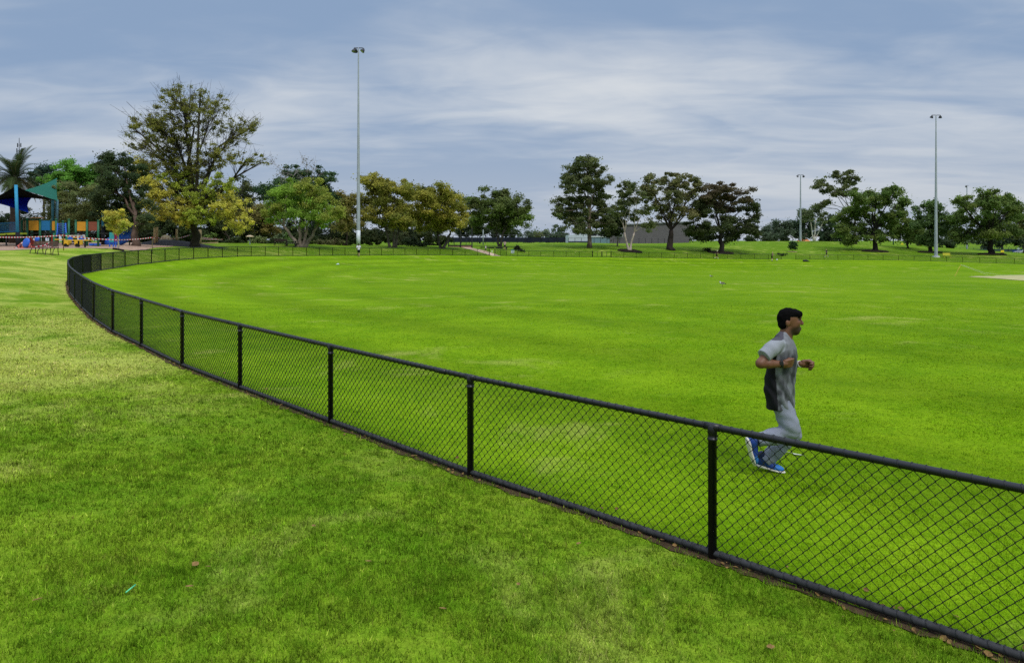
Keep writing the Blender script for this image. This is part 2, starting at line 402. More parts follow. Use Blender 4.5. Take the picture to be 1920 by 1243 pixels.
patch('playground_surface', [g2(-160, 53), g2(20, 53.5), g2(110, 55), g2(190, 57), g2(262, 64), g2(300, 74), g2(330, 84), g2(250, 98), g2(0, 98), g2(-160, 98)], 0.02, M_bark, 'tan bark playground surface')
drape('path', [g2(870, 134), g2(888, 128.5), g2(905, 125), g2(923, 121.5), g2(931, 119.8)], [1.4, 2.2, 2.6, 2.2, 1.6], 0.03, M_path, 'pale gravel path to the far gateway')
patch('cricket_pitch', [tuple(hit(*q, 20))[:2] for q in ((1816, 519.8), (1868, 517.2), (2010, 514.5), (2010, 534), (1900, 525.5), (1850, 521.5))], 0.03, M_clay, 'bare clay cricket pitch')
_h1, _h2 = hit(1466, 848, 5, 20), hit(1510, 858, 5, 20)
drape('painted_line', [(_h1.x, _h1.y), (_h2.x, _h2.y)], 0.03, 0.018, mat('line_paint', (0.42, 0.44, 0.33), 0.9, 0.1, 0.4, 20), 'worn white line on the turf', 0.05, wob=0.012)

# ------------------------------------------------------------------ black chain-link fence round the oval
M_pipe = mat('black_pipe', (0.006, 0.006, 0.008), 0.42, 0.45, 0.25, 12)
M_rail = mat('weathered_rail', (0.030, 0.030, 0.032), 0.65, 0.35, 0.45, 14)
M_wire = mat('black_wire', (0.007, 0.008, 0.008), 0.5, 0.4, 0.2, 12)
FH, PR, RR = 1.1, 0.036, 0.028            # rail-top height, post radius, rail radius
def gpt(p, dz=0.0): return Vector((p[0], p[1], gz(p[0], p[1]) + dz))
def panel_mesh():
    """one bay of woven wire, 2.88 m long, with its wrapped ties along the top rail"""
    L, z0, z1, n, rows = 2.88, 0.045, FH - 0.05, 66, 22
    w = L / n; r = 0.0040; V_ = []; Fc = []
    for k in range(n):
        pts = []
        for j in range(rows + 1):
            u = (j + k) % 2; x = (k + u) * w + (0.003 if u else -0.003)
            pts.append((min(max(x, 0), L), 0.004 * (1 if (j + k) % 2 else -1), z0 + (z1 - z0) * j / rows))
        b = len(V_)
        for p in pts: V_ += [(p[0] - r, p[1], p[2]), (p[0], p[1] - r, p[2] - r * .7), (p[0] + r, p[1], p[2]), (p[0], p[1] + r, p[2] + r * .7)]
        for j in range(rows):
            for q in range(4):
                a = b + j * 4
                Fc.append((a + q, a + (q + 1) % 4, a + 4 + (q + 1) % 4, a + 4 + q))
        for (zc, rr) in ((FH - RR, RR + 0.004), (0.05, RR + 0.004)) if k % 2 == 0 else ():
            b = len(V_); x = (k + 0.5 * (rows % 2)) * w
            for s in range(10):
                t = 2 * math.pi * s / 10
                for dx, dr in ((-0.003, 0), (0, 0.003), (0.003, 0)):
                    V_.append((x + dx + 0.012 * math.sin(t), math.cos(t) * (rr + dr), zc + math.sin(t) * (rr + dr)))
            for s in range(10):
                for q in range(2):
                    a = b + s * 3 + q; c = b + ((s + 1) % 10) * 3 + q
                    Fc.append((a, a + 1, c + 1, c))
    o = raw_mesh('mesh_panel', V_, np.array(Fc), M_wire)
    return o
def post_mesh(thick=1.0, top=FH - RR):
    m = MB(); r = PR * thick
    m.lathe((0, 0, 0), [(r, -0.25), (r, top - 0.11), (r + .006, top - 0.108), (r + .006, top - 0.092), (r, top - 0.09), (r, top - .06), (r + .004, top - .055), (r + .004, top + .004), (RR * .9, top + .02)], 14)
    return m.build('post', M_pipe, None, smooth=True)
PANEL0 = panel_mesh(); POST0 = post_mesh()
THICK0 = post_mesh(1.7, FH + 0.12)
for o in (PANEL0, POST0, THICK0): COL.objects.unlink(o)
def fence(name, label, pts, gaps=(), thick=()):
    root = empty(name, gpt(pts[0]), label, 'fence', 'black chain-link fencing round the oval')
    rl = Vector(root.location)
    for i, p in enumerate(pts):
        o = (THICK0 if i in thick else POST0).copy(); COL.objects.link(o); o.parent = root; o.location = gpt(p) - rl
        o.rotation_euler = (0, 0, random.uniform(0, 6))
    runs = []; cur = [pts[0]]
    for i in range(len(pts) - 1):
        if i in gaps: runs.append(cur); cur = [pts[i + 1]]
        else: cur.append(pts[i + 1])
        a, b = gpt(pts[i]), gpt(pts[i + 1]); d = b - a
        if i not in gaps:
            o = PANEL0.copy(); COL.objects.link(o); o.parent = root; o.location = a - rl
            h = math.hypot(d.x, d.y)
            o.rotation_euler = (Matrix.Rotation(math.atan2(d.y, d.x), 4, 'Z') @ Matrix.Rotation(-math.atan2(d.z, h), 4, 'Y')).to_euler()
            o.scale = (d.length / 2.88, 1, 1)
    runs.append(cur)
    m = MB(); m.tube([gpt(p, FH - RR) for p in pts], RR, 12); 
    for i, p in enumerate(pts):
        q = gpt(pts[min(i + 1, len(pts) - 1)]) - gpt(pts[max(i - 1, 0)]); q.normalize(); c = gpt(p, FH - RR)
        m.tube([c - q * .065, c + q * .065], RR + .0045, 12); m.tube([c + q * .40, c + q * .56], RR + .003, 12)
    m.build('top_rail', M_pipe, root, smooth=True)
    m = MB()
    for c in runs:
        if len(c) > 1: m.tube([gpt(p, 0.05) for p in c], RR, 10)
    m.build('bottom_rail', M_rail, root, smooth=True)
    return root
iA = POSTS.index((-5.88, 117.61)); i1 = POSTS.index((-2.98, 120.3)); g0 = POSTS.index((15.35, 132.27)); g1 = POSTS.index((19.19, 134.15)); q0 = POSTS.index((62.25, 144.9)) ; q0 = [i for i, p in enumerate(POSTS) if abs(p[0] - 56.2) < .01][0]
fa = NEAR_EXT + POSTS[:i1]
fence('chain_link_fence', 'long black chain-link fence curving from the foreground round the left of the oval', fa, thick=(len(fa) - 1,))
fb = POSTS[i1:g0 + 1]
fence('chain_link_fence', 'short black fence run with the white notice, from the path to the double gate', fb, thick=(0, len(fb) - 1))
fc = POSTS[g1:] + FAR_EXT
fence('chain_link_fence', 'black fence along the foot of the grass bank, right of the double gate', fc, gaps=(q0 - g1,), thick=(0,))
def double_gate():
    a, b = gpt(POSTS[g0]), gpt(POSTS[g1]); root = empty('gate', (a + b) / 2, 'black double gate with upright bars in the far fence', 'gate')
    mid = (a + b) / 2; d = (b - a).normalized()
    for s in (0, 1):
        p = (a + d * .1) if s == 0 else (mid + d * .06); q = (mid - d * .06) if s == 0 else (b - d * .1)
        m = MB()
        for f in (0, 0.5, 1): m.tube([p.lerp(q, f) + Vector((0, 0, .06)), p.lerp(q, f) + Vector((0, 0, FH))], 0.035 if f == .5 else .05 if (f == 1 - s) else .03, 8)
        for h in (.07, FH - .03): m.tube([p + Vector((0, 0, h)), q + Vector((0, 0, h))], .028, 8)
        m.build('gate_leaf', M_pipe, root)
double_gate()

# ------------------------------------------------------------------ poles and masts
M_galv = mat('galvanised_steel', (0.34, 0.37, 0.40), 0.5, 0.4, 0.12, 1.5)
M_dkmetal = mat('dark_lamp_metal', (0.02, 0.022, 0.025), 0.45, 0.4)
M_lens = mat('lamp_glass', (0.35, 0.36, 0.36), 0.15, 0.6)
M_white = mat('white_paint', (0.75, 0.75, 0.72), 0.5, 0.3, 0.08)
def light_pole(px, Z, ytop, label, rb, rt, lamps, base_white=False, plate=False, arm=0.7, ang=0.0, ls=.78):
    b = at(px, Z); H = CZ - (ytop - HY) / F * Z - b.z
    root = empty('floodlight_pole', b, label, 'light pole', 'floodlight poles round the oval')
    m = MB(); m.lathe(b, [(rb, -0.3), (rb, 0.4), (rb * .98, H * .06), (rb + (rt - rb) * .5, H * .5), (rt, H - .3), (rt * .8, H)], 16)
    m.build('pole', M_galv, root, smooth=True)
    if plate:
        m = MB(); m.lathe(b, [(rb * 2.1, -.3), (rb * 2.1, .22), (rb * 1.9, .3)], 20); m.build('footing', M_white, root)
    if base_white:
        m = MB(); m.lathe(b, [(rb + .012, .3), (rb + .012, H * .085)], 16); m.build('sleeve', mat('pale_sleeve', (.62, .65, .68), .5), root, smooth=True)
    m = MB(); dx = Vector((math.cos(ang), math.sin(ang), 0)); top = b + Vector((0, 0, H - .05))
    m.tube([top - dx * arm, top + dx * arm], .07, 8); m.build('crossarm', M_dkmetal, root)
    for (s, tilt, yaw) in lamps:
        c = top + dx * (s * arm) + Vector((0, 0, -.38)); r = Matrix.Rotation(yaw, 3, 'Z') @ Matrix.Rotation(tilt, 3, 'X')
        m = MB(); m.lathe(c, [(.16 * ls, .34 * ls), (.26 * ls, .22 * ls), (.40 * ls, -.06 * ls), (.46 * ls, -.24 * ls), (.46 * ls, -.30 * ls)], 14, rot=r)
        m.tube([c + r @ Vector((0, 0, .3)), top + dx * (s * arm)], .06, 6)
        f = m.build('floodlight', M_dkmetal, root, smooth=True)
        m = MB(); m.lathe(c, [(.41 * ls, -.302 * ls), (.40 * ls, -.32 * ls)], 14, rot=r); m.build('lens', M_lens, f)
    return root
light_pole(672, 108, 90, 'tall grey floodlight pole behind the man in the white shirt', .30, .085, [(-.62, R(60), R(20)), (-1.0, R(20), R(150)), (1.05, R(-40), R(-60))], base_white=True, arm=.68, ang=0.0)
light_pole(1755, 154, 216, 'tall grey floodlight pole on a white footing at the right of the oval', .36, .10, [(-1, R(25), R(20)), (1, R(25), R(-20))], plate=True, arm=.95)
light_pole(1501, 204, 328, 'grey floodlight pole on the crest of the grass bank', .32, .13, [(-1, R(40), R(60)), (1, R(40), R(-60))], arm=.85)
light_pole(1421, 270, 373, 'distant twin-lamp pole rising beside the reddish round tree', .28, .12, [(-1, R(30), R(60)), (1, R(30), R(-60))], arm=.8)
light_pole(1813, 250, 348, 'distant single-lamp pole rising behind the wide oak at the right', .3, .14, [(-.5, R(30), R(60))], arm=.6)
def mast():
    b = at(36, 150); H = CZ - (259 - HY) / F * 150 - b.z
    root = empty('radio_mast', b, 'thin radio mast rising behind the palm', 'mast')
    m = MB(); m.tube([b - Vector((0, 0, .3)), b + Vector((0, 0, H * .7)), b + Vector((0, 0, H))], [.16, .11, .05], 8); m.build('pole', M_dkmetal, root)
    m = MB()
    for k, (h, w) in enumerate(((.93, .35), (.88, .5), (.83, .45), (.78, .3))):
        c = b + Vector((0, 0, H * h)); m.tube([c - Vector((w, 0, 0)), c + Vector((w, 0, 0))], .05, 6)
        for s in (-1, 1): m.box(c + Vector((s * w, 0, 0)), (.14, .14, .9))
    m.build('antenna', M_dkmetal, root)
mast()
def post_thing(name, label, px, Z, y0, r, m_, cat='post', group=None):
    b = at(px, Z); h = CZ - (y0 - HY) / F * Z - b.z
    m = MB(); m.tube([b - Vector((0, 0, .3)), b + Vector((0, 0, h * .98)), b + Vector((0, 0, h))], [r, r, r * .7], 10)
    return tag(m.build(name, m_, None, smooth=True, origin=b), label, cat, group)
post_thing('utility_pole', 'pale pole beside the trunk of the tree at the path', 906, 165, 431, .14, M_galv, 'pole')
post_thing('utility_pole', 'dull green pole on the bank beside the largest dark oak', 1675, 190, 445, .16, mat('green_pole', (.06, .13, .10), .6), 'pole')

# ------------------------------------------------------------------ trees
BARK = {}
def bark(col):
    if col not in BARK: BARK[col] = mat('bark', col, 0.9, 0.15, 0.35, 1.6, 0.8, 9)
    return BARK[col]
def leaf_cloud(C, N, ls, cols, vary=0.28, up=0.35):
    """diamond leaf-clump quads at C (n,3) with hint normals N; returns verts, faces, tints"""
    n = len(C)
    nr = rng.normal(size=(n, 3)) + N * 0.8 + np.array([0, 0, up]); nr /= np.linalg.norm(nr, axis=1)[:, None]
    a = rng.normal(size=(n, 3)); u = np.cross(nr, a); u /= np.linalg.norm(u, axis=1)[:, None]; v = np.cross(nr, u)
    s = ls * rng.uniform(0.6, 1.25, n)[:, None]
    V_ = np.stack([C - u * s, C - v * s * 0.55 + nr * s * .12, C + u * s, C + v * s * 0.55 + nr * s * .12], 1).reshape(-1, 3)
    t = np.repeat(cols * rng.uniform(1 - vary, 1 + vary, n)[:, None], 4, 0)
    return V_, np.arange(4 * n).reshape(n, 4), t
def crown_points(px, py, rx, ry, Z, dy, dens, tuft, flat=0.75, shell=0.5, depth=0.9):
    """leaf positions of one bough: tufts scattered through an ellipsoid"""
    Zc = Z + dy; s = Zc / F; c = np.array(unproj(px, py, Zc))
    rad = np.array([rx * s, max(rx, ry) * s * depth, ry * s]) * 1.06
    A = math.pi * rx * ry
    nt = max(5, int(A / (math.pi * tuft * tuft) * 1.5 * min(1.3, 0.5 + dens * .6)))
    d = rng.normal(size=(nt, 3)); d /= np.linalg.norm(d, axis=1)[:, None]
    r = rng.uniform(0, 1, nt) ** shell
    T = c + d * rad * r[:, None]
    m = max(4, int(dens * A * 2.5 / nt)); ts = tuft * s
    cnt = np.maximum(3, (m * rng.gamma(3.0, 1 / 3.0, nt))).astype(int)
    idx = np.repeat(np.arange(nt), cnt)
    e = rng.normal(size=(len(idx), 3)); e /= np.linalg.norm(e, axis=1)[:, None]
    rr = np.where(rng.uniform(0, 1, len(idx)) < .55, rng.uniform(0, 1, len(idx)) ** .5, np.abs(rng.normal(0, .75, len(idx))))
    sz = ts * rng.uniform(0.7, 1.7, nt)
    Pn = T[idx] + e * rr[:, None] * sz[idx][:, None] * np.array([1.1, 1.1, flat])
    return c, T, Pn, e * .6 + d[idx] * .5, idx
def tree(name, label, px, Z, ells, cols, trunk=None, cat='tree', group=None, dens=1.0, tuft=7, stems=None, barkcol=(.05, .04, .03), twigs=0.5, seed=None, flat=.75, shell=.5, up=.35, leaf=1.0, spread=1.0, bare=0.0, vary=.28, depth=.9, limb=1.0):
    """ells: (px, py, rx, ry[, colour index[, density]]) boughs as seen; trunk = (radius m, fork row)"""
    global rng
    rng = np.random.default_rng(abs(hash((px, Z, len(ells)))) % 2**31 if seed is None else seed)
    b = at(px, Z); root = empty(name, b, label, cat, group)
    s = Z / F; W = (max(e[0] + e[2] for e in ells) - min(e[0] - e[2] for e in ells)) * s / 2
    Vs = []; Ts = []; n0 = 0; Fs = []; tops = []
    for e in ells:
        dy = rng.uniform(-.45, .45) * W * spread
        de = e[5] if len(e) > 5 else 1.0
        c, T, Pn, N, idx = crown_points(e[0], e[1], e[2], e[3], Z, dy, dens * de, tuft, flat, shell, depth)
        base = np.array(cols, float)
        k = e[4] if len(e) > 4 else None
        if k is None: w = rng.dirichlet(np.ones(len(base)) * .8, len(T)) @ base
        else:
            w = np.repeat(base[k][None], len(T), 0) * .8 + .2 * (rng.dirichlet(np.ones(len(base)), len(T)) @ base)
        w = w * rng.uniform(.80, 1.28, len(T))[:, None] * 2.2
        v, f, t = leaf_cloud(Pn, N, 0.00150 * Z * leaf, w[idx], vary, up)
        Vs.append(v); Fs.append(f + n0); n0 += len(v); Ts.append(t); tops.append((c, T, e))
    raw_mesh('crown', np.concatenate(Vs), np.concatenate(Fs), LEAF, root, tint=np.concatenate(Ts))
    if trunk:
        m = MB(); r0, fy = trunk[0], trunk[1]
        sts = stems or [(0, 0)]                      # (foot offset px, offset of the fork px)
        forks = []
        for (o0, o1) in sts:
            p0 = b + Vector((o0 * s, rng.uniform(-.3, .3) * (len(sts) > 1), -.3)); p3 = Vector((b.x + o1 * s, b.y + rng.uniform(-.6, .6) * (len(sts) > 1) * W * .3, CZ - (fy - HY) / F * Z))
            pts = [p0]; k = 5; r = r0 / math.sqrt(len(sts)) * (1 if len(sts) == 1 else .95)
            for i in range(1, k + 1):
                f = i / k; q = p0.lerp(p3, f); w = r * .5
                pts.append(q + Vector((rng.uniform(-w, w), rng.uniform(-w, w), 0)) * (i < k))
            m.tube(pts, [r * (1.45 if i == 0 else 1.0 - .42 * i / k) for i in range(k + 1)], 9)
            forks.append((p3, r * .58))
        for c, T, e in tops:
            c = Vector(c); p, r = min(forks, key=lambda q: (q[0] - c).length)
            if c.z < p.z + .2: p = Vector((p.x, p.y, max(b.z + .5 * (p.z - b.z), min(p.z, c.z - .3))))
            mid = p.lerp(c, .5) + Vector((0, 0, .12 * (c - p).length)) + Vector(rng.normal(size=3)) * .06 * (c - p).length
            rl = r * rng.uniform(.42, .62) * limb; q1 = p.lerp(mid, .55) + Vector(rng.normal(size=3)) * .03 * (c - p).length
            m.tube([p, q1, mid, mid.lerp(c, .6), c], [rl, rl * .85, rl * .62, rl * .45, rl * .28], 6, cap=False)
            nt = int(len(T) * twigs)
            for k in rng.choice(len(T), nt, replace=False) if nt else ():
                q = Vector(T[k]); st = mid.lerp(c, rng.uniform(.2, 1)); h = st.lerp(q, .5) + Vector(rng.normal(size=3)) * .08 * (q - st).length
                rt = max(.00026 * Z, rl * .16)
                ext = q + (q - st) * bare * rng.uniform(.2, 1) + Vector((0, 0, bare * rng.uniform(0, .5)))
                m.tube([st, h, q, ext] if bare else [st, h, q], [rt, rt * .8, rt * .6, rt * .3] if bare else [rt, rt * .8, rt * .5], 4, cap=False)
                if bare:
                    for _ in range(2):
                        a = q.lerp(ext, rng.uniform(0, .7)); m.tube([a, a + Vector(rng.normal(size=3)) * .55 + Vector((0, 0, .35))], [rt * .5, rt * .25], 3, cap=False)
        m.build('trunk', bark(barkcol), root, smooth=True)
    return root

# the big sparse-topped elm behind the left of the fence
tree('elm_tree', 'tallest tree, its top sparse and olive, its lower boughs yellow', 366, 84,
     [(345, 203, 52, 40, 0, .27), (292, 232, 42, 38, 0, .30), (268, 272, 30, 26, 0, .26), (398, 212, 34, 44, 0, .27), (330, 262, 55, 36, 0, .32), (440, 250, 36, 34, 0, .27), (472, 238, 18, 22, 0, .22), (462, 300, 36, 14, 0, .32),
      (405, 292, 46, 34, 0, .27), (350, 312, 55, 26, 0, .42), (302, 298, 42, 28, 0, .32), (490, 305, 14, 8, 0, .26), (250, 240, 18, 20, 0, .25), (375, 180, 14, 22, 0, .3), (325, 178, 22, 18, 0, .3),
      (266, 322, 28, 32, 1, .8), (288, 352, 34, 28, 1, .9), (322, 384, 52, 26, 1, .85), (268, 386, 18, 16, 1, .7), (350, 402, 46, 22, 1, .9), (392, 372, 44, 32, 2, .95), (432, 390, 38, 30, 1, .9), (444, 416, 26, 20, 1, .9), (372, 408, 38, 18, 2, .9), (335, 348, 48, 32, 2, .7), (412, 345, 30, 20, 2, .6), (300, 410, 18, 8, 1, .6)],
     [(.075, .074, .018), (.33, .30, .055), (.21, .25, .035)], trunk=(.56, 402), barkcol=(.045, .038, .028), twigs=.9, tuft=5, bare=.55, flat=.8, shell=.6, leaf=.82, seed=3, limb=1.15)
tree('dark_evergreen_tree', 'dark spreading tree with a brown trunk left of the tallest tree', 254, 72,
     [(208, 310, 22, 26), (238, 340, 34, 40), (202, 352, 34, 36), (252, 392, 36, 34), (214, 398, 42, 32), (232, 300, 14, 14), (270, 420, 20, 14), (196, 292, 10, 10)], [(.030, .045, .016), (.045, .055, .02), (.02, .034, .014)], trunk=(.42, 405), barkcol=(.12, .08, .06), dens=1.0, seed=4)
tree('broad_tree', 'bright green domed tree seen over the playground', 140, 112,
     [(140, 318, 34, 20), (112, 336, 30, 24), (168, 332, 26, 22), (140, 345, 50, 26), (184, 345, 16, 16)], [(.075, .16, .022), (.055, .12, .02)], trunk=(.4, 360), dens=1.15, seed=5, flat=.6)
tree('bushy_tree', 'olive green bushy tree hanging over the green shade sail', 152, 78,
     [(132, 360, 34, 26), (162, 386, 40, 32), (118, 388, 28, 28), (186, 372, 30, 30), (148, 408, 40, 22), (180, 404, 26, 22), (100, 400, 18, 18)], [(.085, .10, .032), (.06, .08, .026), (.11, .11, .04)], trunk=(.2, 415), dens=.95, seed=6, leaf=.8)
tree('conifer_tree', 'small dark blue-green tree between the palm and the bright dome', 82, 128,
     [(84, 328, 16, 14), (94, 318, 7, 12), (76, 322, 7, 10), (70, 340, 22, 16), (96, 342, 18, 14)], [(.018, .035, .026), (.028, .045, .028)], trunk=(.25, 345), seed=7)
tree('young_tree', 'small yellow-leaved young tree staked in a black mulch ring beside the playground', 222, 58,
     [(216, 410, 18, 15), (238, 421, 13, 10), (205, 403, 13, 9), (224, 429, 15, 8), (228, 398, 10, 8), (213, 422, 12, 9)], [(.30, .25, .045), (.20, .21, .035)], trunk=(.075, 436), barkcol=(.42, .36, .30), dens=1.1, seed=8, tuft=5, leaf=.85)
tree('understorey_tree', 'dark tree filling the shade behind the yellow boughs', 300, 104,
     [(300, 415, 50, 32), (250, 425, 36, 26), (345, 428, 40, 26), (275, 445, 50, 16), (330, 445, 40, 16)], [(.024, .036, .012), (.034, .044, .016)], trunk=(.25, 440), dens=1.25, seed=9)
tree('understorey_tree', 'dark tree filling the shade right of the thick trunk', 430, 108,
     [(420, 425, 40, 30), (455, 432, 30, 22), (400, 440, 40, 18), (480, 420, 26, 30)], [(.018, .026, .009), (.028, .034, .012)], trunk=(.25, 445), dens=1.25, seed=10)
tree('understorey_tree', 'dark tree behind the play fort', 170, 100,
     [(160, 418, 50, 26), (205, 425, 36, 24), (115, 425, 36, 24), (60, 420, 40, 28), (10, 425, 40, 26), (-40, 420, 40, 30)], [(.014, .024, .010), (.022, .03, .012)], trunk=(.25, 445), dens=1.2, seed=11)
tree('slender_tree', 'dark ragged tree under the long right-hand bough of the tallest tree', 452, 116,
     [(456, 345, 14, 14), (450, 368, 22, 22), (462, 388, 22, 24), (438, 392, 20, 22)], [(.05, .055, .02), (.03, .04, .015)], trunk=(.2, 420), dens=.85, seed=12)
tree('round_tree', 'dark green domed evergreen behind the bright green tree', 572, 134,
     [(570, 338, 52, 30), (528, 358, 40, 32), (612, 356, 32, 30), (570, 372, 70, 30), (500, 372, 24, 26), (634, 372, 16, 18)], [(.022, .044, .018), (.034, .058, .022)], trunk=(.4, 400), dens=1.15, seed=13, flat=.6)
tree('bright_tree', 'bright green spreading tree with four pale stems, left of the tall floodlight pole', 568, 98,
     [(556, 360, 42, 24, 0), (524, 384, 34, 28, 0), (602, 380, 36, 28, 1), (572, 398, 52, 26, 0), (528, 408, 30, 16, 0), (626, 398, 24, 22, 1), (546, 344, 16, 10, 0), (580, 350, 30, 16, 1), (600, 412, 26, 14, 0), (512, 398, 18, 14, 1)], [(.115, .185, .024), (.155, .165, .03), (.085, .125, .022)], trunk=(.62, 425), stems=[(-4, -8), (0, 4), (3, 24), (-3, -38)], barkcol=(.20, .16, .12), dens=.95, seed=14, leaf=.85)
tree('autumn_tree', 'brownish olive tree between the tallest tree and the bright green tree', 488, 106,
     [(486, 400, 28, 26), (478, 422, 26, 20), (500, 430, 24, 18), (465, 410, 14, 20)], [(.13, .10, .03), (.09, .085, .025)], trunk=(.15, 430), dens=.9, seed=15)
tree('autumn_tree', 'olive yellow tree just left of the tall floodlight pole', 650, 112,
     [(648, 392, 20, 32), (656, 418, 24, 22), (636, 412, 18, 22), (655, 368, 12, 16)], [(.15, .12, .03), (.085, .085, .024)], trunk=(.18, 425), dens=.85, seed=16)
tree('bare_tree', 'leafless grey tree sticking up above the dark domed evergreen', 574, 128,
     [(560, 318, 34, 22, 0, .02), (590, 320, 24, 18, 0, .02), (525, 322, 18, 22, 0, .02), (575, 300, 16, 14, 0, .02), (510, 300, 8, 12, 0, .02)], [(.1, .09, .07)], trunk=(.22, 375), stems=[(0, -2), (-6, -36)], barkcol=(.30, .27, .25), twigs=1.0, bare=.9, tuft=9, seed=17)
tree('gold_tree', 'olive gold tree just right of the tall floodlight pole', 735, 118,
     [(702, 346, 26, 18), (740, 366, 36, 30), (702, 380, 32, 30), (738, 402, 38, 22), (684, 340, 8, 14), (764, 352, 22, 16), (690, 408, 18, 20), (722, 350, 24, 16), (756, 420, 20, 14)], [(.135, .120, .022), (.095, .105, .022), (.165, .155, .028)], trunk=(.48, 432), stems=[(-3, -10), (2, 2), (5, 12)], barkcol=(.10, .085, .065), dens=.92, seed=18)
tree('gold_tree', 'round golden tree standing over the path, left of the brick-panelled frame', 828, 124,
     [(800, 378, 40, 26), (836, 392, 42, 28), (786, 408, 32, 26), (850, 416, 34, 18), (764, 394, 22, 24), (820, 362, 28, 16), (815, 415, 40, 22), (865, 400, 16, 20)], [(.155, .135, .022), (.110, .120, .022), (.185, .17, .03)], trunk=(.45, 438), stems=[(-2, -8), (3, 16)], barkcol=(.07, .06, .05), dens=1.0, seed=19)
tree('backing_tree', 'dark tree whose top shows between the two golden trees', 784, 158,
     [(780, 352, 20, 10), (770, 362, 20, 12), (795, 365, 20, 14), (850, 372, 16, 12), (872, 378, 14, 12)], [(.03, .045, .015), (.045, .055, .02)], trunk=(.3, 390), dens=.9, seed=20)
tree('oak_tree', 'dark olive round tree beside the gravel path', 936, 146,
     [(934, 366, 28, 18), (905, 382, 26, 26), (962, 390, 28, 26), (934, 396, 42, 26), (976, 408, 20, 18, 2), (918, 418, 36, 16), (950, 420, 36, 16), (888, 395, 14, 20), (982, 396, 12, 14, 2)], [(.055, .06, .02), (.04, .05, .018), (.075, .11, .02)], trunk=(.45, 440), stems=[(0, -5), (1, 6)], barkcol=(.06, .05, .045), dens=1.0, seed=21)
GUM = [(.060, .074, .026), (.040, .052, .018), (.082, .090, .034)]
tree('gum_tree', 'tallest gum tree, dark and many-tiered, in front of the pale blue building', 1105, 150,
     [(1100, 306, 36, 15), (1074, 326, 26, 18), (1122, 334, 24, 22), (1092, 346, 42, 16), (1060, 384, 30, 14), (1046, 398, 18, 10), (1090, 384, 30, 16), (1128, 374, 20, 26), (1112, 408, 38, 18), (1080, 420, 24, 15), (1140, 398, 20, 16), (1066, 402, 26, 12), (1072, 358, 18, 10), (1130, 420, 24, 12), (1100, 432, 22, 10)], GUM, trunk=(.50, 398), barkcol=(.17, .13, .10), dens=1.15, seed=22, flat=.6, tuft=6)
tree('small_gum_tree', 'small dark gum with a thin leaning stem, right of the tallest gum', 1158, 158,
     [(1146, 420, 22, 16), (1160, 404, 16, 16), (1150, 436, 20, 10), (1136, 432, 14, 9)], [(.022, .032, .012), (.032, .042, .016)], trunk=(.18, 434), barkcol=(.22, .18, .14), dens=1.2, seed=23, tuft=6)
tree('gum_tree', 'pale-trunked gum standing in a black mulch ring before the dark brick building', 1180, 142,
     [(1180, 350, 22, 13), (1166, 372, 16, 13), (1178, 386, 20, 12), (1206, 396, 22, 11), (1216, 426, 14, 11), (1192, 362, 22, 14), (1194, 408, 14, 9), (1160, 396, 12, 10)], GUM, trunk=(.40, 436), stems=[(-2, -9), (1, 9)], barkcol=(.42, .34, .29), dens=.85, seed=24, tuft=6, flat=.6)
tree('gum_tree', 'wide light olive gum with a thick black trunk before the dark brick building', 1258, 150,
     [(1220, 342, 22, 16), (1254, 344, 20, 18), (1214, 364, 22, 16), (1276, 340, 30, 18), (1300, 362, 20, 20), (1270, 372, 26, 16), (1258, 402, 26, 20, 2, .55), (1236, 384, 16, 11), (1300, 398, 22, 20, 2, .8), (1312, 344, 10, 14), (1285, 400, 24, 16, 2, .6), (1230, 410, 18, 12, 2, .5)], [(.085, .092, .032), (.055, .062, .024), (.11, .10, .04)], trunk=(.78, 432), barkcol=(.035, .026, .022), dens=.8, seed=25, tuft=6, flat=.65, limb=.8)
tree('reddish_tree', 'dark round tree with a reddish top in a mulch bed, behind the capped jogger', 1352, 152,
     [(1350, 354, 36, 11, 0), (1328, 368, 30, 16, 0), (1386, 366, 28, 16, 0), (1345, 384, 40, 18, 0), (1400, 388, 22, 14, 1), (1318, 392, 20, 18, 1), (1410, 410, 14, 15, 1), (1386, 430, 36, 16, 1), (1330, 428, 36, 16, 1), (1300, 432, 24, 15, 1), (1368, 446, 28, 9, 1), (1360, 408, 30, 14, 1), (1415, 428, 12, 14, 1), (1325, 446, 20, 8, 1)], [(.062, .048, .026), (.034, .046, .016)], trunk=(.62, 436), barkcol=(.03, .025, .022), dens=1.1, seed=26, tuft=6, flat=.6)
tree('white_gum_tree', 'slim white-trunked gum on the crest of the bank', 1526, 205,
     [(1510, 398, 16, 9), (1530, 394, 16, 9), (1546, 404, 10, 9), (1520, 410, 16, 7), (1540, 416, 12, 7)], [(.07, .085, .035), (.05, .065, .028)], trunk=(.34, 414), stems=[(-1, -8), (0, 2), (1, 18)], barkcol=(.60, .55, .48), dens=.75, seed=27, tuft=5, flat=.6)
tree('gum_tree', 'tall gum leaning left above the largest dark oak', 1604, 186,
     [(1572, 328, 24, 9), (1590, 340, 19, 14), (1550, 350, 20, 12), (1530, 348, 11, 8), (1566, 358, 22, 10), (1546, 378, 12, 8), (1582, 356, 20, 12), (1538, 388, 9, 6)], GUM, trunk=(.4, 410), barkcol=(.12, .10, .085), dens=.95, seed=28, tuft=6, flat=.6)
OAK = [(.060, .096, .021), (.042, .066, .016), (.092, .112, .026)]
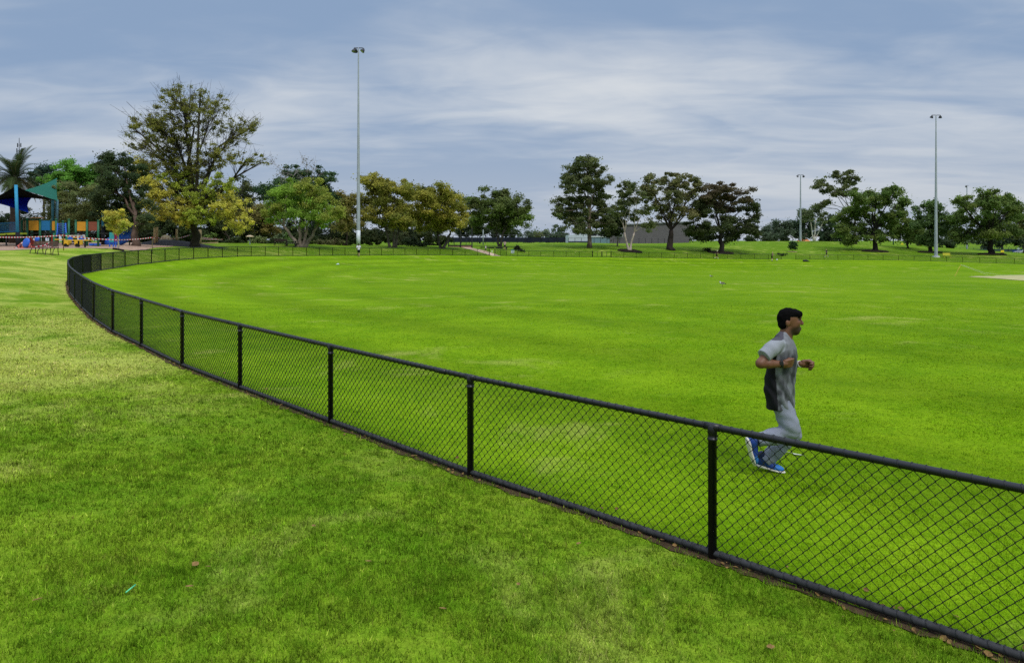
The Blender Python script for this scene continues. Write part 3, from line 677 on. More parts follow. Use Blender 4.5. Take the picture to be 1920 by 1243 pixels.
tree('oak_tree', 'largest dark oak on the right bank, its boughs nearly touching the grass', 1640, 162,
     [(1612, 374, 26, 16), (1598, 398, 28, 22), (1584, 420, 22, 22), (1640, 384, 26, 22), (1670, 364, 22, 13), (1684, 380, 16, 15), (1640, 418, 38, 22), (1680, 410, 20, 15), (1610, 440, 32, 16), (1574, 438, 15, 15), (1660, 358, 9, 7), (1628, 366, 12, 8), (1650, 444, 26, 12), (1592, 454, 12, 8)], OAK, trunk=(.6, 432), barkcol=(.02, .017, .014), dens=1.05, seed=29, tuft=6)
tree('bushy_tree', 'rounded mid green tree tucked behind the right flank of the largest oak', 1702, 178,
     [(1702, 412, 18, 18), (1690, 432, 24, 18), (1714, 432, 20, 20), (1700, 446, 26, 10)], OAK, trunk=(.25, 445), dens=1.05, seed=30, tuft=6)
tree('oak_tree', 'narrow green tree directly behind the white-footed floodlight pole', 1745, 168,
     [(1745, 384, 18, 15), (1738, 404, 24, 22), (1756, 404, 18, 20), (1748, 428, 30, 22), (1742, 450, 20, 12)], [(.055, .088, .024), (.04, .064, .02)], trunk=(.5, 448), barkcol=(.025, .02, .018), dens=1.0, seed=31, tuft=6)
tree('oak_tree', 'wide spreading oak at the far right with ragged twigs along its top', 1858, 160,
     [(1850, 366, 26, 11), (1820, 382, 26, 14), (1880, 376, 26, 16), (1850, 392, 42, 20), (1798, 408, 26, 18), (1888, 400, 22, 18), (1850, 422, 46, 20), (1812, 438, 30, 16), (1888, 434, 22, 16), (1798, 376, 15, 9), (1905, 386, 12, 9), (1860, 440, 24, 10, 2)], OAK, trunk=(.72, 444), barkcol=(.02, .017, .014), dens=.95, seed=32, tuft=6, bare=.25, twigs=.5)
tree('oak_tree', 'olive tree cut off by the right edge of the picture', 1922, 190,
     [(1916, 402, 14, 18), (1908, 428, 18, 20), (1930, 420, 20, 26)], [(.08, .08, .026), (.05, .06, .02)], trunk=(.4, 445), dens=1.0, seed=33, tuft=6)
tree('young_tree', 'little dark sapling in a straw mulch circle on the bank', 1486, 158,
     [(1486, 456, 5, 6), (1482, 462, 5, 5), (1490, 463, 5, 5), (1486, 466, 4, 4)], [(.022, .04, .016)], trunk=(.05, 466), dens=1.2, seed=34, tuft=3)
# trees far behind everything
FARC = [(.045, .062, .036), (.06, .075, .045), (.035, .052, .03)]
G_FAR = 'trees along the skyline'
for (lab, px, Z, el, cc) in [
    ('far grey-green tree in the gap left of the tallest gum', 1046, 300, [(1046, 434, 16, 11), (1038, 444, 20, 9), (1056, 446, 16, 9)], FARC),
    ('far low tree at the centre of the skyline gap', 1012, 320, [(1012, 437, 14, 7), (1022, 446, 18, 7)], [(.06, .075, .03), (.08, .085, .035)]),
    ('far hazy tree at the left end of the skyline gap', 992, 330, [(994, 438, 10, 9), (988, 446, 16, 8)], FARC),
    ('far tree immediately right of the reddish tree', 1440, 262, [(1436, 434, 16, 12), (1446, 444, 18, 9)], FARC),
    ('far pale olive tree left of the crest floodlight', 1466, 255, [(1462, 424, 20, 13), (1472, 438, 20, 12), (1456, 442, 16, 9)], FARC),
    ('far broad tree behind the crest floodlight', 1506, 262, [(1508, 404, 24, 11), (1496, 420, 22, 14), (1520, 424, 20, 16), (1505, 440, 24, 10)], [(.03, .05, .028), (.045, .06, .032)]),
    ('far dark tree right of the white-trunked gum', 1556, 240, [(1556, 420, 16, 16), (1562, 440, 20, 12), (1545, 442, 14, 9)], [(.016, .028, .013), (.024, .036, .016)]),
    ('far dark tree behind the bank between the two floodlit oaks', 1722, 225, [(1722, 430, 22, 16), (1706, 442, 20, 12), (1735, 445, 22, 12)], OAK),
    ('far blue-green tree behind the yellow bench', 1788, 222, [(1785, 430, 26, 18), (1770, 444, 22, 14), (1805, 446, 24, 14)], [(.045, .066, .034), (.06, .08, .04)]),
    ('far dim tree behind the wide right-hand oak', 1880, 230, [(1870, 448, 26, 14), (1895, 446, 22, 16), (1915, 450, 20, 14), (1845, 452, 22, 12)], [(.03, .045, .024), (.04, .052, .03)]),
    ('far dark tree behind the gold trees', 770, 175, [(760, 430, 40, 22), (720, 440, 36, 16), (805, 440, 34, 16)], [(.014, .02, .008), (.022, .028, .01)]),
    ('far dark tree behind the path tree', 900, 215, [(895, 425, 30, 18), (930, 435, 30, 12), (870, 432, 26, 14), (960, 434, 22, 10)], [(.022, .032, .016), (.03, .04, .02)]),
    ('far dark tree behind the bright green tree', 600, 165, [(590, 430, 44, 24), (640, 436, 34, 20), (545, 436, 36, 20), (680, 440, 26, 18)], [(.012, .019, .008), (.02, .026, .01)]),
    ('far dim tree above the dark brick roof', 1262, 250, [(1300, 436, 26, 14), (1325, 444, 22, 10), (1280, 444, 20, 9)], [(.02, .028, .013), (.03, .036, .016)])]:
    tree('skyline_tree', lab, px, Z, el, cc, trunk=(.3, 445), dens=1.1, group=G_FAR, tuft=6, twigs=.1, seed=int(px))
G_SH = 'shrubs in the garden beds'
for (lab, px, Z, el, cc) in [
    ('grassy olive shrub right of the little tan-roofed post', 486, 102, [(484, 451, 14, 8), (495, 454, 9, 6)], [(.13, .14, .05), (.09, .11, .04)]),
    ('grey-green rounded shrub behind the dark picnic bench', 522, 108, [(520, 447, 13, 8), (510, 454, 14, 6)], [(.12, .15, .08), (.09, .12, .06)]),
    ('fresh green shrub left of the four-stemmed tree', 542, 108, [(542, 445, 10, 9), (536, 452, 10, 7)], [(.07, .12, .03)]),
    ('low brown-green shrub right of the four-stemmed tree', 602, 110, [(598, 456, 14, 6), (614, 456, 12, 5)], [(.07, .075, .03), (.09, .08, .04)]),
    ('low straw-tipped shrub under the dark trees', 632, 112, [(630, 455, 10, 7), (642, 458, 8, 4)], [(.14, .11, .06), (.08, .08, .03)]),
    ('dark low shrub between the timber post and the olive shrub', 440, 100, [(440, 452, 16, 7), (425, 455, 12, 5)], [(.03, .04, .015)]),
    ('bright low shrub behind the tape, right of the timber post', 400, 100, [(400, 446, 12, 7), (388, 451, 10, 5)], [(.06, .09, .02)]),
    ('dark rounded shrub under the gold tree', 770, 128, [(770, 455, 22, 7), (788, 458, 14, 5)], [(.03, .04, .018)]),
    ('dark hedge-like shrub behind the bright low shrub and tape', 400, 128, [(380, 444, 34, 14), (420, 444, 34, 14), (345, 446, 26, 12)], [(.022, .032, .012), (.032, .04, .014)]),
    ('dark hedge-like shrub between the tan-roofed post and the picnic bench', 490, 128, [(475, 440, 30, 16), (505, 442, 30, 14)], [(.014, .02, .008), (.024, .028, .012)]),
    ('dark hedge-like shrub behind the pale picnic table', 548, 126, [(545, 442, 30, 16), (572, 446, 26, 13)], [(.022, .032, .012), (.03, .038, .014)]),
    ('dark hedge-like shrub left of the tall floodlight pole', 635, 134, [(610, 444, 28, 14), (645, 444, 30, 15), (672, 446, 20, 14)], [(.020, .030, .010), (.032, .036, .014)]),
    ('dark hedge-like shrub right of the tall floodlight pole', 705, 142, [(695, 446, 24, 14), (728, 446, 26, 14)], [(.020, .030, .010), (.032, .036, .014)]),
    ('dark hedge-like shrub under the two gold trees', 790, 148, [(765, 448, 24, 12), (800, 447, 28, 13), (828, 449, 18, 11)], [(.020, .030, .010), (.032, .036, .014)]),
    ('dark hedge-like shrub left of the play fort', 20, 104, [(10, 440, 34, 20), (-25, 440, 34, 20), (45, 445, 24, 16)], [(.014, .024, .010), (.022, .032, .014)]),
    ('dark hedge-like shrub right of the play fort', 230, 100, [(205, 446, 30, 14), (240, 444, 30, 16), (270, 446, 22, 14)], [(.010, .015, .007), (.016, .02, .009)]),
    ('dark hedge-like shrub at the crest left of the largest oak', 1580, 212, [(1560, 446, 22, 9), (1590, 446, 20, 9), (1470, 447, 20, 7)], [(.016, .026, .012), (.022, .03, .014)]),
    ('dark hedge-like shrub at the crest right of the reddish tree', 1425, 240, [(1410, 447, 18, 8), (1440, 448, 18, 8)], [(.03, .044, .022), (.04, .05, .026)]),
    ('dark hedge-like shrub behind the narrow oak', 1765, 200, [(1740, 452, 22, 10), (1775, 456, 20, 10), (1712, 450, 18, 9)], [(.02, .032, .014), (.03, .04, .018)]),
    ('black bushy shrub beside the capped jogger', 1325, 152, [(1325, 468, 6, 4)], [(.008, .012, .006)]),
    ('black ragged shrub behind the white notice', 968, 132, [(970, 466, 5, 3.5), (976, 468, 3, 3)], [(.012, .014, .008)])]:
    tree('shrub', lab, px, Z, el, cc, cat='shrub', dens=1.2, group=G_SH, tuft=4, seed=int(px), depth=.7)

def palm():
    px, Z = 27, 82; b = at(px, Z); top = V(px, 338, Z)
    root = empty('palm_tree', b, 'date palm with arching fronds behind the shade sails', 'palm tree')
    m = MB(); H = top.z - b.z
    m.tube([b + Vector((0, 0, -.3)), b + Vector((.1, 0, H * .5)), top], [.6, .5, .62], 12); m.tube([top - Vector((0, 0, .8)), top + Vector((0, 0, .5))], [.75, .35], 12)
    m.build('trunk', bark((.06, .045, .035)), root, smooth=True)
    r = np.random.default_rng(5); Vs = []; Ts = []
    for k in range(54):
        az = r.uniform(0, 2 * math.pi); el = r.uniform(-.5, 1.35); L = r.uniform(3.7, 4.8)
        old = el < -.1
        d = np.array([math.cos(az) * math.cos(el), math.sin(az) * math.cos(el), math.sin(el)])
        pts = [np.array(top) + np.array([0, 0, .2])]; v = d.copy()
        for i in range(14):
            pts.append(pts[-1] + v * L / 14); v = v + np.array([0, 0, -.105]); v /= np.linalg.norm(v)
        col = np.array((.20, .18, .09)) if old else np.array((.05, .075, .026)) * r.uniform(.7, 1.5)
        for i in range(1, 14):
            t = pts[i + 1] - pts[i - 1]; t /= np.linalg.norm(t); sd_ = np.cross(t, (0, 0, 1)); sd_ /= np.linalg.norm(sd_) + 1e-6
            for s in (-1, 1):
                for h in (0, .33, .66):
                    c = pts[i] + (pts[min(i + 1, 14)] - pts[i]) * h; ln = .55 * math.sin(math.pi * min(1, (i + h) / 14 * .9 + .12)) + .1
                    tip = c + (sd_ * s * .8 + t * .7 + np.array([0, 0, .25])) * ln
                    w = t * .045
                    Vs += [c - w, tip - w * .3, tip + w * .3, c + w]; Ts += [col * r.uniform(.8, 1.25)] * 4
            w2 = sd_ * .03
            Vs += [pts[i - 1] - w2, pts[i] - w2, pts[i] + w2, pts[i - 1] + w2]; Ts += [np.array((.20, .19, .09))] * 4
    raw_mesh('crown', np.array(Vs), np.arange(len(Vs)).reshape(-1, 4), LEAF, root, tint=np.array(Ts))
palm()
rng = np.random.default_rng(11)
G_M = 'dark mulch beds round the bank trees'
def mulch(lab, px, Z, w, h=.3, m_=None, dd=.45):
    b = at(px, Z); m = MB(); n = 28; rings = [(1, -.25), (.97, h * .7), (.86, h), (.4, h * 1.05), (.02, h * 1.08)]
    v = []; f = []
    for (k, z) in rings:
        for i in range(n):
            t = 2 * math.pi * i / n; x, y = math.cos(t) * w * k, math.sin(t) * w * k * dd
            v.append((b.x + x, b.y + y, gz(b.x + x, b.y + y) + z + rng.uniform(-.03, .03)))
    for j in range(len(rings) - 1):
        for i in range(n): f.append((j * n + i, j * n + (i + 1) % n, (j + 1) * n + (i + 1) % n, (j + 1) * n + i))
    m.add(v, f); tag(m.build('mulch_bed', m_ or M_mulch, None, origin=b), lab, 'mulch bed', G_M)
mulch('dark mulch bed under the pale-trunked gum', 1181, 142, 2.6)
mulch('dark mulch bed under the reddish round tree', 1352, 151, 2.9)
mulch('dark mulch bed under the largest dark oak', 1641, 161, 3.2)
mulch('dark mulch bed under the narrow tree behind the floodlight pole', 1744, 166, 3.0)
mulch('dark mulch bed under the wide far-right oak', 1860, 159.5, 3.4)
mulch('small black mulch ring under the yellow young tree', 222, 58, .5, .12)
mulch('straw-coloured mulch circle round the little sapling', 1486, 158, 1.1, .1, mat('straw_mulch', (.34, .25, .15), .95, .1, .3))

# ------------------------------------------------------------------ buildings and far fences
def rect_wall(m, px0, px1, y0, y1, Z0, Z1=None, th=.3, col=None):
    """an upright slab between two pixel columns"""
    Z1 = Z1 or Z0
    a0, a1, b0, b1 = V(px0, y1, Z0), V(px0, y0, Z0), V(px1, y1, Z1), V(px1, y0, Z1)
    d = (b0 - a0); n = Vector((-d.y, d.x, 0)).normalized() * th
    if n.y < 0: n = -n
    m.prism([a0, b0, Vector((b0.x, b0.y, b1.z)), Vector((a0.x, a0.y, a1.z))], n, col)
def brick_mat():
    m, t, b, out = bsdf_mat('dark_brick')
    g = t.new('ShaderNodeNewGeometry').outputs['Position']
    sp = t.new('ShaderNodeSeparateXYZ'); t.put(sp.inputs[0], g); cb = t.new('ShaderNodeCombineXYZ')
    t.put(cb.inputs[0], sp.outputs[0]); t.put(cb.inputs[1], sp.outputs[2])
    br = t.new('ShaderNodeTexBrick'); t.put(br.inputs['Vector'], cb.outputs[0])
    br.inputs['Color1'].default_value = (.075, .064, .068, 1); br.inputs['Color2'].default_value = (.105, .09, .094, 1); br.inputs['Mortar'].default_value = (.17, .155, .16, 1)
    br.inputs['Scale'].default_value = 1; br.inputs['Brick Width'].default_value = .8; br.inputs['Row Height'].default_value = .3; br.inputs['Mortar Size'].default_value = .03
    t.put(b.inputs['Base Color'], t.mix(t.math('MULTIPLY', t.noise(g, .25, 3), .5), br.outputs[0], (.15, .14, .15))); b.inputs['Roughness'].default_value = .9
    return m
M_brick = brick_mat()
M_pale = mat('pale_cladding', (.50, .54, .60), .6, .3, .05, .4); M_teal = mat('teal_cladding', (.16, .25, .29), .6, .3, .06, .4)
M_trim = mat('white_trim', (.72, .74, .75), .6, .3, .05); M_darkglass = mat('dark_glass', (.012, .014, .018), .12, .6, .1); M_navy = mat('dark_plinth', (.04, .06, .07), .7, .2, .1)
M_roofgrey = mat('grey_roof', (.25, .26, .28), .6, .3, .06, .3)
def building():
    Z = 216; root = empty('sports_building', at(1160, Z), 'long low building with a pale blue end, teal front and dark brick hall', 'building')
    zb = root.location.z - 1
    def blk(m, px0, px1, ytop0, ytop1, dep, ybot=459.5, Zf=Z):
        a, b_ = V(px0, ytop0, Zf), V(px1, ytop1, Zf); z0 = zb
        m.prism([Vector((a.x, Zf, z0)), Vector((b_.x, Zf, z0)), Vector((b_.x, Zf, b_.z)), Vector((a.x, Zf, a.z))], (0, dep, 0))
    m = MB(); blk(m, 1066, 1104, 441, 437, 12); m.build('wall', M_pale, root)
    m = MB(); blk(m, 1065.6, 1104.4, 452.5, 452.5, .3, Zf=Z - .25); m.build('plinth', M_navy, root)
    m = MB(); blk(m, 1107, 1143, 444.3, 444.3, 12); m.build('front_wall', M_teal, root)
    m = MB(); blk(m, 1106.6, 1143.4, 435.2, 435.2, 11, Zf=Z + .5); m.build('upper_wall', M_pale, root)
    m = MB(); rect_wall(m, 1106, 1144, 443.2, 444.6, Z - .2, th=.5); rect_wall(m, 1106, 1144, 434.4, 435.8, Z - .2, th=12); m.build('fascia', M_trim, root)
    for (a, b_) in ((1108, 1119.5), (1121, 1130), (1135.5, 1142)):
        f = MB(); rect_wall(f, a, b_, 436.2, 443.2, Z + .3, th=.15); f = f.build('window', M_trim, root)
        g = MB(); rect_wall(g, a + .6, b_ - .6, 437.2, 442.6, Z + .22, th=.1); g.build('pane', M_darkglass, f)
    m = MB(); blk(m, 1143.5, 1292, 423.5, 417.5, 14); m.build('brick_wall', M_brick, root)
    m = MB(); a, b_ = V(1142.5, 423.2, Z - .4), V(1293, 417.1, Z - .4); m.prism([a, b_, b_ + Vector((0, 0, .35)), a + Vector((0, 0, .35))], (0, 15, 0)); m.build('roof', M_roofgrey, root)
    f = MB(); rect_wall(f, 1156.5, 1168, 440, 444.2, Z - .12, th=.1); f = f.build('window', M_trim, root)
    g = MB(); rect_wall(g, 1157.2, 1167.2, 440.4, 443.6, Z - .2, th=.06); g.build('pane', M_darkglass, f)
    h = MB(); rect_wall(h, 1155.8, 1168.4, 437, 438.6, Z - 1.0, th=1.0); h.build('hood', M_trim, f)
    f = MB(); rect_wall(f, 1158, 1170, 429, 431, Z - .1, th=.08); f.build('vent', M_navy, root)
building()
def house():
    Z = 300; root = empty('house', at(1520, Z), 'brown tiled house roof with an orange hipped porch, half hidden behind the bank', 'house')
    M_tile = mat('roof_tile', (.19, .10, .085), .8, .2, .2, 1.5); M_tile2 = mat('orange_tile', (.48, .17, .06), .8, .2, .2, 1.5); M_wall = mat('cream_wall', (.35, .28, .22), .8, .2, .1)
    c = V(1522, 447, Z); zb = root.location.z - 1
    m = MB(); m.box((c.x, Z + 6, (zb + c.z - 1.2) / 2), (10.5, 10, c.z - 1.2 - zb)); m.build('wall', M_wall, root)
    x0, x1 = V(1503, 0, Z).x, V(1543, 0, Z).x; ze, zr = V(0, 444, Z).z, V(0, 434.5, Z).z
    m = MB(); v = [(x0, Z, ze), (x1, Z, ze), (x1, Z + 12, ze), (x0, Z + 12, ze), (x0 + 4, Z + 6, zr), (x1 - 3.5, Z + 6, zr)]
    m.add(v, [(0, 1, 5, 4), (1, 2, 5), (2, 3, 4, 5), (3, 0, 4), (3, 2, 1, 0)]); r = m.build('roof', M_tile, root)
    m = MB(); m.box((x0 + 3, Z + 4, zr + .2), (.7, .7, 1.6)); m.build('chimney', M_wall, r)
    x0, x1 = V(1501, 0, Z - 4).x, V(1521, 0, Z - 4).x; ze, zr = V(0, 453, Z - 4).z, V(0, 446.5, Z - 4).z
    m = MB(); v = [(x0, Z - 4, ze), (x1, Z - 4, ze), (x1, Z + 1, ze), (x0, Z + 1, ze), (x0 + 1.5, Z - 1.5, zr), (x1 - 1.5, Z - 1.5, zr)]
    m.add(v, [(0, 1, 5, 4), (1, 2, 5), (2, 3, 4, 5), (3, 0, 4), (3, 2, 1, 0)]); m.build('porch_roof', M_tile2, root)
house()
M_screen = mat('windscreen_cloth', (.018, .022, .035), .9, .1, .3, 1); M_bluepost = mat('green_post', (.02, .05, .04), .6)
def court_fence(label, pxs, Z, ytop, yb0, yb1, m_post, m_cloth, sag=0):
    root = empty('court_fence', at(pxs[0], Z), label, 'fence')
    tops = []
    for px in pxs:
        b = at(px, Z); h = V(px, ytop, Z).z; m = MB(); m.tube([b - Vector((0, 0, .3)), Vector((b.x, b.y, h))], .07, 6); m.build('post', m_post, root); tops.append(Vector((b.x, b.y, h)))
    m = MB(); m.tube(tops, .05, 6); m.build('top_rail', m_post, root)
    if m_cloth:
        m = MB(); a, b = at(pxs[0], Z), at(pxs[-1], Z); rect_wall(m, pxs[0], pxs[-1], yb0, yb1, Z + .12, th=.03); m.build('windscreen', m_cloth, root)
    return root
court_fence('tall black court fence hung with dark windscreen cloth beyond the path', [820 + 15 * i for i in range(17)], 205, 441, 445.5, 454.5, M_dkmetal, M_screen)
court_fence('thin wire fence standing before the pale and brick building', [1066 + 12 * i for i in range(16)], 208, 446.5, 0, 0, M_dkmetal, None)
court_fence('dim green wire fence under the far-right trees', [1800 + 13 * i for i in range(10)], 215, 464, 467, 474, M_bluepost, mat('teal_mesh', (.03, .06, .06), .9), 0)
def backstop():
    Z = 133; root = empty('backstop_fence', at(863, Z), 'black framed fence with pinkish brick panels beside the path', 'fence')
    for px, yt in ((841, 446), (863.5, 432), (885, 428)):
        b = at(px, Z); m = MB(); m.box(((b.x), Z, (b.z - .3 + V(0, yt, Z).z) / 2), (.2, .2, V(0, yt, Z).z - b.z + .3)); m.build('post', M_dkmetal, root)
    for (a, b_) in ((842, 862.5), (864.5, 884)):
        m = MB(); rect_wall(m, a, b_, 461, 467.3, Z + .02, th=.12); m.build('panel', mat('pink_brick', (.40, .25, .20), .9, .1, .25, 1.2), root)
    m = MB(); rect_wall(m, 841.5, 885.5, 459.4, 461.0, Z - .06, th=.25); m.build('beam', M_dkmetal, root)
    for px, yt in ((852, 446), (874, 440)):
        b = at(px, Z + 3); m = MB(); m.tube([b, Vector((b.x, b.y, V(0, yt, Z + 3).z))], .05, 6); m.build('stay', M_dkmetal, root)
backstop()
def log_seat():
    Z = 136; b = at(926, Z); root = empty('long_bench', b, 'long low black bench in front of the path tree', 'bench'); m = MB(); rect_wall(m, 900, 952, 463.4, 464.6, Z, th=.5); m.build('seat', M_dkmetal, root)
    for px in (903, 920, 936, 949):
        m = MB(); g = at(px, Z); z1 = V(0, 464.5, Z).z; m.box((g.x, Z + .25, (g.z - .2 + z1) / 2), (1.4 if px in (920, 936) else .4, .35, z1 - g.z + .2)); m.build('leg', M_dkmetal, root)
log_seat()

# ------------------------------------------------------------------ signs on the far side
M_yel = mat('sign_yellow', (.80, .66, .02), .5, .4, .05); M_blk = mat('black_paint', (.012, .012, .012), .6); M_tealsign = mat('sign_teal', (.05, .30, .27), .5)
def sign_board(name, label, px, yc, w, h, Z, board, shape='rect', ground=True, extra=None, th=.04):
    g = at(px, Z); c = V(px, yc, Z); root = empty(name, g, label, 'sign'); s = Z / F; w *= s; h *= s
    if ground:
        m = MB(); m.tube([Vector((g.x, Z + .06, g.z - .3)), Vector((g.x, Z + .06, c.z + h * .3))], .035, 8); m.build('post', M_galv, root)
    m = MB()
    if shape == 'rect': m.box(c, (w, th, h))
    else:
        n = 4 if shape == 'diamond' else 28
        m.prism([c + Vector((math.sin(2 * math.pi * i / n) * w / 2, -th / 2, math.cos(2 * math.pi * i / n) * h / 2)) for i in range(n)], (0, th, 0))
    p = m.build('board', board, root)
    if extra: extra(c, w, h, root)
    return root
def ring(c, w, h, root):
    m = MB(); n = 24; q = [c + Vector((math.sin(2 * math.pi * i / n) * w * .43, -.03, math.cos(2 * math.pi * i / n) * h * .43)) for i in range(n)]; m.tube(q + [q[0]], w * .035, 5); m.build('ring', M_blk, root)
    m = MB(); m.tube([c + Vector((-w * .2, -.03, -h * .08)), c + Vector((0, -.03, h * .12)), c + Vector((w * .2, -.03, -h * .1))], w * .06, 5); m.build('symbol', M_blk, root)
def kid(c, w, h, root):
    m = MB(); m.tube([c + Vector((0, -.03, -h * .2)), c + Vector((0, -.03, h * .08))], w * .06, 5); m.tube([c + Vector((-w * .12, -.03, -h * .02)), c + Vector((w * .12, -.03, h * .02))], w * .04, 5); m.build('symbol', M_blk, root)
sign_board('road_sign', 'yellow diamond road sign just showing over the bank', 1691.5, 459.4, 7.5, 7.5, 212, M_yel, 'diamond', extra=kid)
sign_board('road_sign', 'round yellow sign with a black ring on the bank', 1725.5, 461.8, 5.6, 5.6, 205, M_yel, 'round', extra=ring)
def line2(c, w, h, root):
    m = MB(); m.box(c + Vector((0, -.03, h * .05)), (w * .5, .02, h * .1)); m.build('lettering', mat('orange_print', (.7, .3, .03), .6), root)
    m = MB(); m.box(c + Vector((0, .06, -h * .75)), (w * .9, .2, h * .6)); m.build('stand', M_blk, root)
sign_board('notice_sign', 'yellow rectangular sign under the wide far-right oak', 1879.5, 471.6, 6.2, 4.6, 172, M_yel, extra=line2)
def notice(c, w, h, root):
    m = MB(); m.box(c + Vector((0, 0, h * .62)), (w * 1.05, .04, h * .34)); m.build('header', M_tealsign, root)
    m = MB()
    for k in range(4): m.box(c + Vector((-w * .08 * (k % 2), -.028, h * (.28 - .18 * k))), (w * (.62 - .1 * (k % 2)), .012, h * .07))
    m.build('print', mat('pale_print', (.30, .50, .58), .6), root)
i_n = [i for i, p in enumerate(POSTS) if p == (1.03, 123.05)][0]
sign_board('notice_sign', 'square white notice with a teal header fixed on the far fence', 961.2, 472.4, 6.2, 5.6, 123.0, M_trim, ground=False, extra=notice)
sign_board('notice_sign', 'small pale green-edged notice beside the gateway on the path', 922.6, 471.3, 2.8, 3.2, 126, mat('pale_notice', (.62, .70, .40), .6))
sign_board('road_sign', 'white disc sign on a pole at the far right edge', 1909.5, 466.6, 4.6, 3.6, 190, M_trim, 'round')
def mural():
    Z = 195; root = empty('blue_hoarding', at(1912, Z), 'blue hoarding with white scribbled lines at the far right edge', 'hoarding')
    m = MB(); rect_wall(m, 1898.5, 1950, 469, 478.2, Z, th=.1); m.build('panel', mat('hoarding_blue', (.03, .07, .26), .6, .3, .3, 1), root)
    m = MB(); r = np.random.default_rng(4)
    for k in range(7):
        a = V(1900 + r.uniform(0, 5), r.uniform(470, 477), Z - .06); pts = [a]
        for j in range(8): pts.append(pts[-1] + Vector((r.uniform(.2, .8), 0, r.uniform(-.35, .35))))
        pts = [Vector((p.x, p.y, min(max(p.z, V(0, 477.5, Z).z), V(0, 469.6, Z).z))) for p in pts]; m.tube(pts, .05, 5)
    m.build('scribble', M_trim, root)
mural()
def bench_simple(name, label, px0, px1, Z, seat_h, back_h, m_, ry=0.0, legs=2, cat='bench', depth=.5):
    a, b = at(px0, Z), at(px1, Z); c = (a + b) / 2; L = (b - a).length
    root = empty(name, c, label, cat)
    m = MB()
    for k in range(3): m.box(c + Vector((0, -.2 + .18 * k, seat_h)), (L, .14, .05))
    m.build('seat', m_, root)
    if back_h:
        m = MB()
        for k in range(2): m.box(c + Vector((0, .28 + .03 * k, seat_h + (back_h - seat_h) * (.45 + .45 * k))), (L, .04, (back_h - seat_h) * .38))
        m.build('backrest', m_, root)
    for s in ([-.42, .42] if legs == 2 else [-.46, -.16, .16, .46]):
        m = MB(); m.box(c + Vector((L * s, -.16, seat_h / 2 - .1)), (.06, .06, seat_h + .15)); m.box(c + Vector((L * s, .25, (back_h or seat_h) / 2 - .1)), (.06, .06, (back_h or seat_h) + .15)); m.build('leg', m_, root)
    return root
bench_simple('park_bench', 'bright yellow bench behind the fence, right of the white-footed pole', 1769, 1783, 152, .55, 1.05, mat('yellow_paint', (.60, .55, .05), .5))
bench_simple('park_bench', 'dark brown bench in shade left of the four-stemmed tree', 513, 537, 96, .5, .95, mat('dark_timber', (.03, .017, .012), .8))
def picnic_table():
    Z = 97; c = at(546, Z); root = empty('picnic_table', c, 'dark picnic table with a pale top in the shade', 'table'); mt = mat('pale_timber', (.16, .17, .12), .8)
    m = MB(); m.box(c + Vector((0, 0, .76)), (1.7, .75, .06)); m.build('tabletop', mt, root)
    for s in (-1, 1):
        m = MB(); m.box(c + Vector((0, s * .7, .44)), (1.7, .28, .05)); m.build('bench_seat', mt, root)
        m = MB(); m.box(c + Vector((s * .6, 0, .36)), (.08, 1.3, .06)); m.box(c + Vector((s * .6, 0, .3)), (.09, .5, .86)); m.build('leg', M_blk, root)
picnic_table()
def post_shelter():
    Z = 96; b = at(468.5, Z); root = empty('sheltered_post', b, 'thin post with a small flat tan roof on the grass', 'post'); m = MB()
    h = V(0, 443.5, Z).z - b.z
    m.tube([b - Vector((0, 0, .2)), b + Vector((0, 0, h))], .06, 8); m.build('post', M_galv, root)
    m = MB(); m.lathe(b + Vector((0, 0, h - .08)), [(.52, 0), (.54, .06), (.3, .2), (.05, .26)], 14); m.build('roof', mat('tan_sheet', (.55, .42, .26), .7), root)
post_shelter()

# ------------------------------------------------------------------ playground
M_bluepad = mat('blue_pad', (.03, .27, .47), .6, .3, .1); M_blackpad = mat('black_pad', (.012, .012, .015), .8, .2)
M_gpost = mat('play_green', (.012, .12, .055), .5, .4); M_ypan = mat('play_amber', (.58, .27, .02), .6, .3, .12, 2); M_bpan = mat('play_blue', (.02, .17, .38), .6, .3, .1); M_rpan = mat('play_rust', (.22, .065, .035), .7, .3, .15, 2)
M_brightblue = mat('play_bright_blue', (.02, .11, .50), .5, .4, .1); M_yl = mat('play_yellow', (.70, .42, .02), .5, .4, .08)
def padpole(lab, px, Z, y0, yb, dark_from, m_, lean=0):
    b = at(px, Z); h = V(0, y0, Z).z - b.z; hd = V(0, dark_from, Z).z - b.z; root = empty('shade_pole', b, lab, 'pole', 'padded poles of the shade sails')
    l = Vector((lean, 0, 0))
    m = MB(); m.tube([b - Vector((0, 0, .2)), b + l * (hd / h) + Vector((0, 0, hd))], .17, 12); m.build('lower_pad', M_blackpad, root, smooth=True)
    m = MB(); m.tube([b + l * (hd / h) + Vector((0, 0, hd)), b + l + Vector((0, 0, h))], .13, 12); m.build('pole', m_, root, smooth=True)
padpole('bright blue padded pole in front of the black shade sail', 34, 62, 347, 462, 436, M_bluepad, -.2)
padpole('dull teal pole under the right corner of the sails', 99, 76, 373, 458, 440, mat('teal_pole', (.035, .16, .20), .6))
padpole('grey-blue pole beside the teal pole', 107, 74, 375, 458, 425, mat('slate_pole', (.10, .22, .28), .6))
padpole('short blue pole right of the rust panel', 193, 72, 398, 460, 425, M_bluepad)
